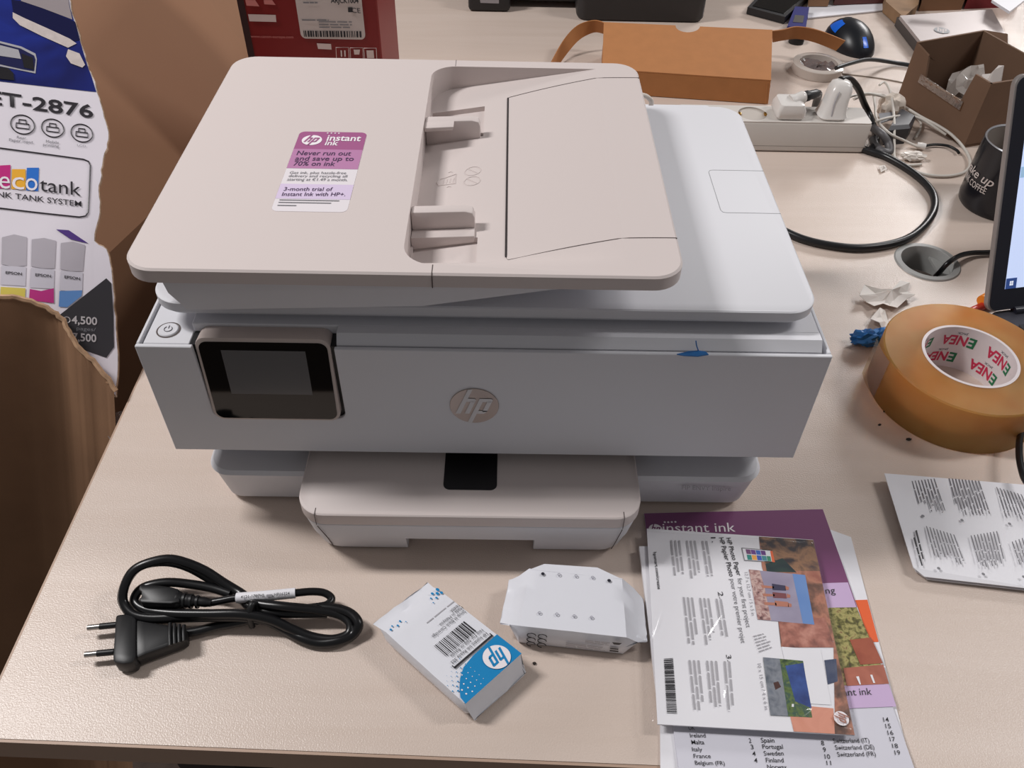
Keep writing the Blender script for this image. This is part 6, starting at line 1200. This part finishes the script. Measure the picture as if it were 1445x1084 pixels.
pq_('dark_corner', onp([V(p) for p in [(-0.3527,0.2059,0.0673),(-0.3486,0.2036,0.0634),(-0.3443,0.1820,0.0477),(-0.3404,0.1548,0.0289),(-0.3449,0.1444,0.0253),(-0.3709,0.1432,0.0404),(-0.3814,0.1636,0.0590)]]), mat('charcoal_print', (52, 50, 54), 0.35), 0.0005)
GI = mat('pale_carton_ink', (182, 176, 178), 0.4)
T('carton_lettering', '4,500', (-0.3727,0.1600,0.0516), (-0.3546,0.1665,0.0446), (-0.3735,0.1659,0.0556), GI, ep, 0.0009, 0.02)
T('carton_lettering', 'pages/', (-0.3686,0.1566,0.0470), (-0.3550,0.1612,0.0416), (-0.3689,0.1593,0.0489), GREYINK, ep, 0.0009, 0.0)
T('carton_lettering', '7,500', (-0.3704,0.1474,0.0426), (-0.3535,0.1533,0.0359), (-0.3712,0.1532,0.0466), GI, ep, 0.0009, 0.02)
o_c = V((-0.3764,0.1612,0.0546)); r_c = (V((-0.3740,0.1622,0.0537))-o_c).length; ex_ = (V((-0.3740,0.1622,0.0537))-o_c).normalized()*r_c; ey_ = LP_.cross(ex_)
obj('ring_print', tube([o_c+ex_*math.cos(a)+ey_*math.sin(a)+LP_*0.0006 for a in [6.283*k/20 for k in range(20)]], 0.0004, 5, 1, closed=True, smooth_path=False), GI, ep)
# torn brown flap in front
tedge = [(-0.5578,0.0969,0.1254),(-0.5002,0.1224,0.1060),(-0.4497,0.1447,0.0890),(-0.4229,0.1566,0.0799),(-0.4113,0.1612,0.0757),(-0.3940,0.1626,0.0661),(-0.3836,0.1609,0.0587),(-0.3778,0.1561,0.0523),(-0.3704,0.1468,0.0422),(-0.3627,0.1399,0.0334),(-0.3545,0.1365,0.0264),(-0.3439,0.1279,0.0147),(-0.3367,0.1212,0.0063)]
tp_ = [p+LP_*0.0065 for p in onp(jag(tedge, 0.0012, 17, 4))[:-3]]
bkv = Vector((-0.004, 0.003, 0)); dn = Vector((-0.07, -0.26, -0.60)); m_ = len(tp_)
t2_ = [p+LP_*0.0065+dn*0.02 for p in onp(jag(tedge, 0.0, 17, 4))[:-3]]
cv = tp_+[p+dn for p in t2_]+[p+bkv for p in tp_]+[p+dn+bkv for p in t2_]
cv += t2_
cf = []
for i in range(m_-1):
    cf += [(i, i+1, 4*m_+i+1, 4*m_+i), (4*m_+i, 4*m_+i+1, m_+i+1, m_+i), (2*m_+i+1, 2*m_+i, 3*m_+i, 3*m_+i+1), (i, 2*m_+i, 2*m_+i+1, i+1), (m_+i, m_+i+1, 3*m_+i+1, 3*m_+i)]
cf += [(0, 4*m_, m_, 3*m_, 2*m_), (m_-1, 3*m_-1, 4*m_-1, 2*m_-1, 5*m_-1)]
obj('torn_side', raw(cv, cf, 50), CARD, et)
rim_ = onp(jag([(-0.5083,0.1193,0.1090),(-0.4498,0.1452,0.0893),(-0.4230,0.1571,0.0803),(-0.4114,0.1617,0.0760),(-0.3941,0.1631,0.0664),(-0.3837,0.1615,0.0591),(-0.3774,0.1568,0.0525),(-0.3700,0.1476,0.0424),(-0.3623,0.1406,0.0336),(-0.3540,0.1373,0.0265),(-0.3434,0.1286,0.0149),(-0.3350,0.1207,0.0050)], 0.0010, 19, 4))[:-3]
obj('torn_edge', tube([p+LP_*0.0075 for p in rim_], 0.0024, 6, 1, smooth_path=False), mat('torn_cardboard_edge', (176, 142, 112), 0.9, var=0.25, vscale=160), et)
obj('torn_edge', tube([p-LP_*0.0018 for p in onp(jag(edge, 0.0011, 3))[:-2]], 0.0017, 6, 1, smooth_path=False), mat('torn_fibre_edge', (184, 160, 138), 0.9, var=0.35, vscale=220), et)
fp = thing('plastic_wrap', (-0.3490,0.1024,-0.0328), 'torn clear plastic wrap hanging by the desk edge', 'plastic wrap')
wq = [V(p) for p in [(-0.3609,0.1147,-0.0206),(-0.3506,0.1156,-0.0195),(-0.3352,0.1184,-0.0165),(-0.3311,0.1093,-0.0256),(-0.3425,0.0965,-0.0387),(-0.3478,0.1024,-0.0328),(-0.3556,0.1083,-0.0270)]]
obj('film', cpanel(wq, 0.0008), film_mat('wrap_film', (240, 236, 236), 0.5, 1.0, 120, 0.25), fp)
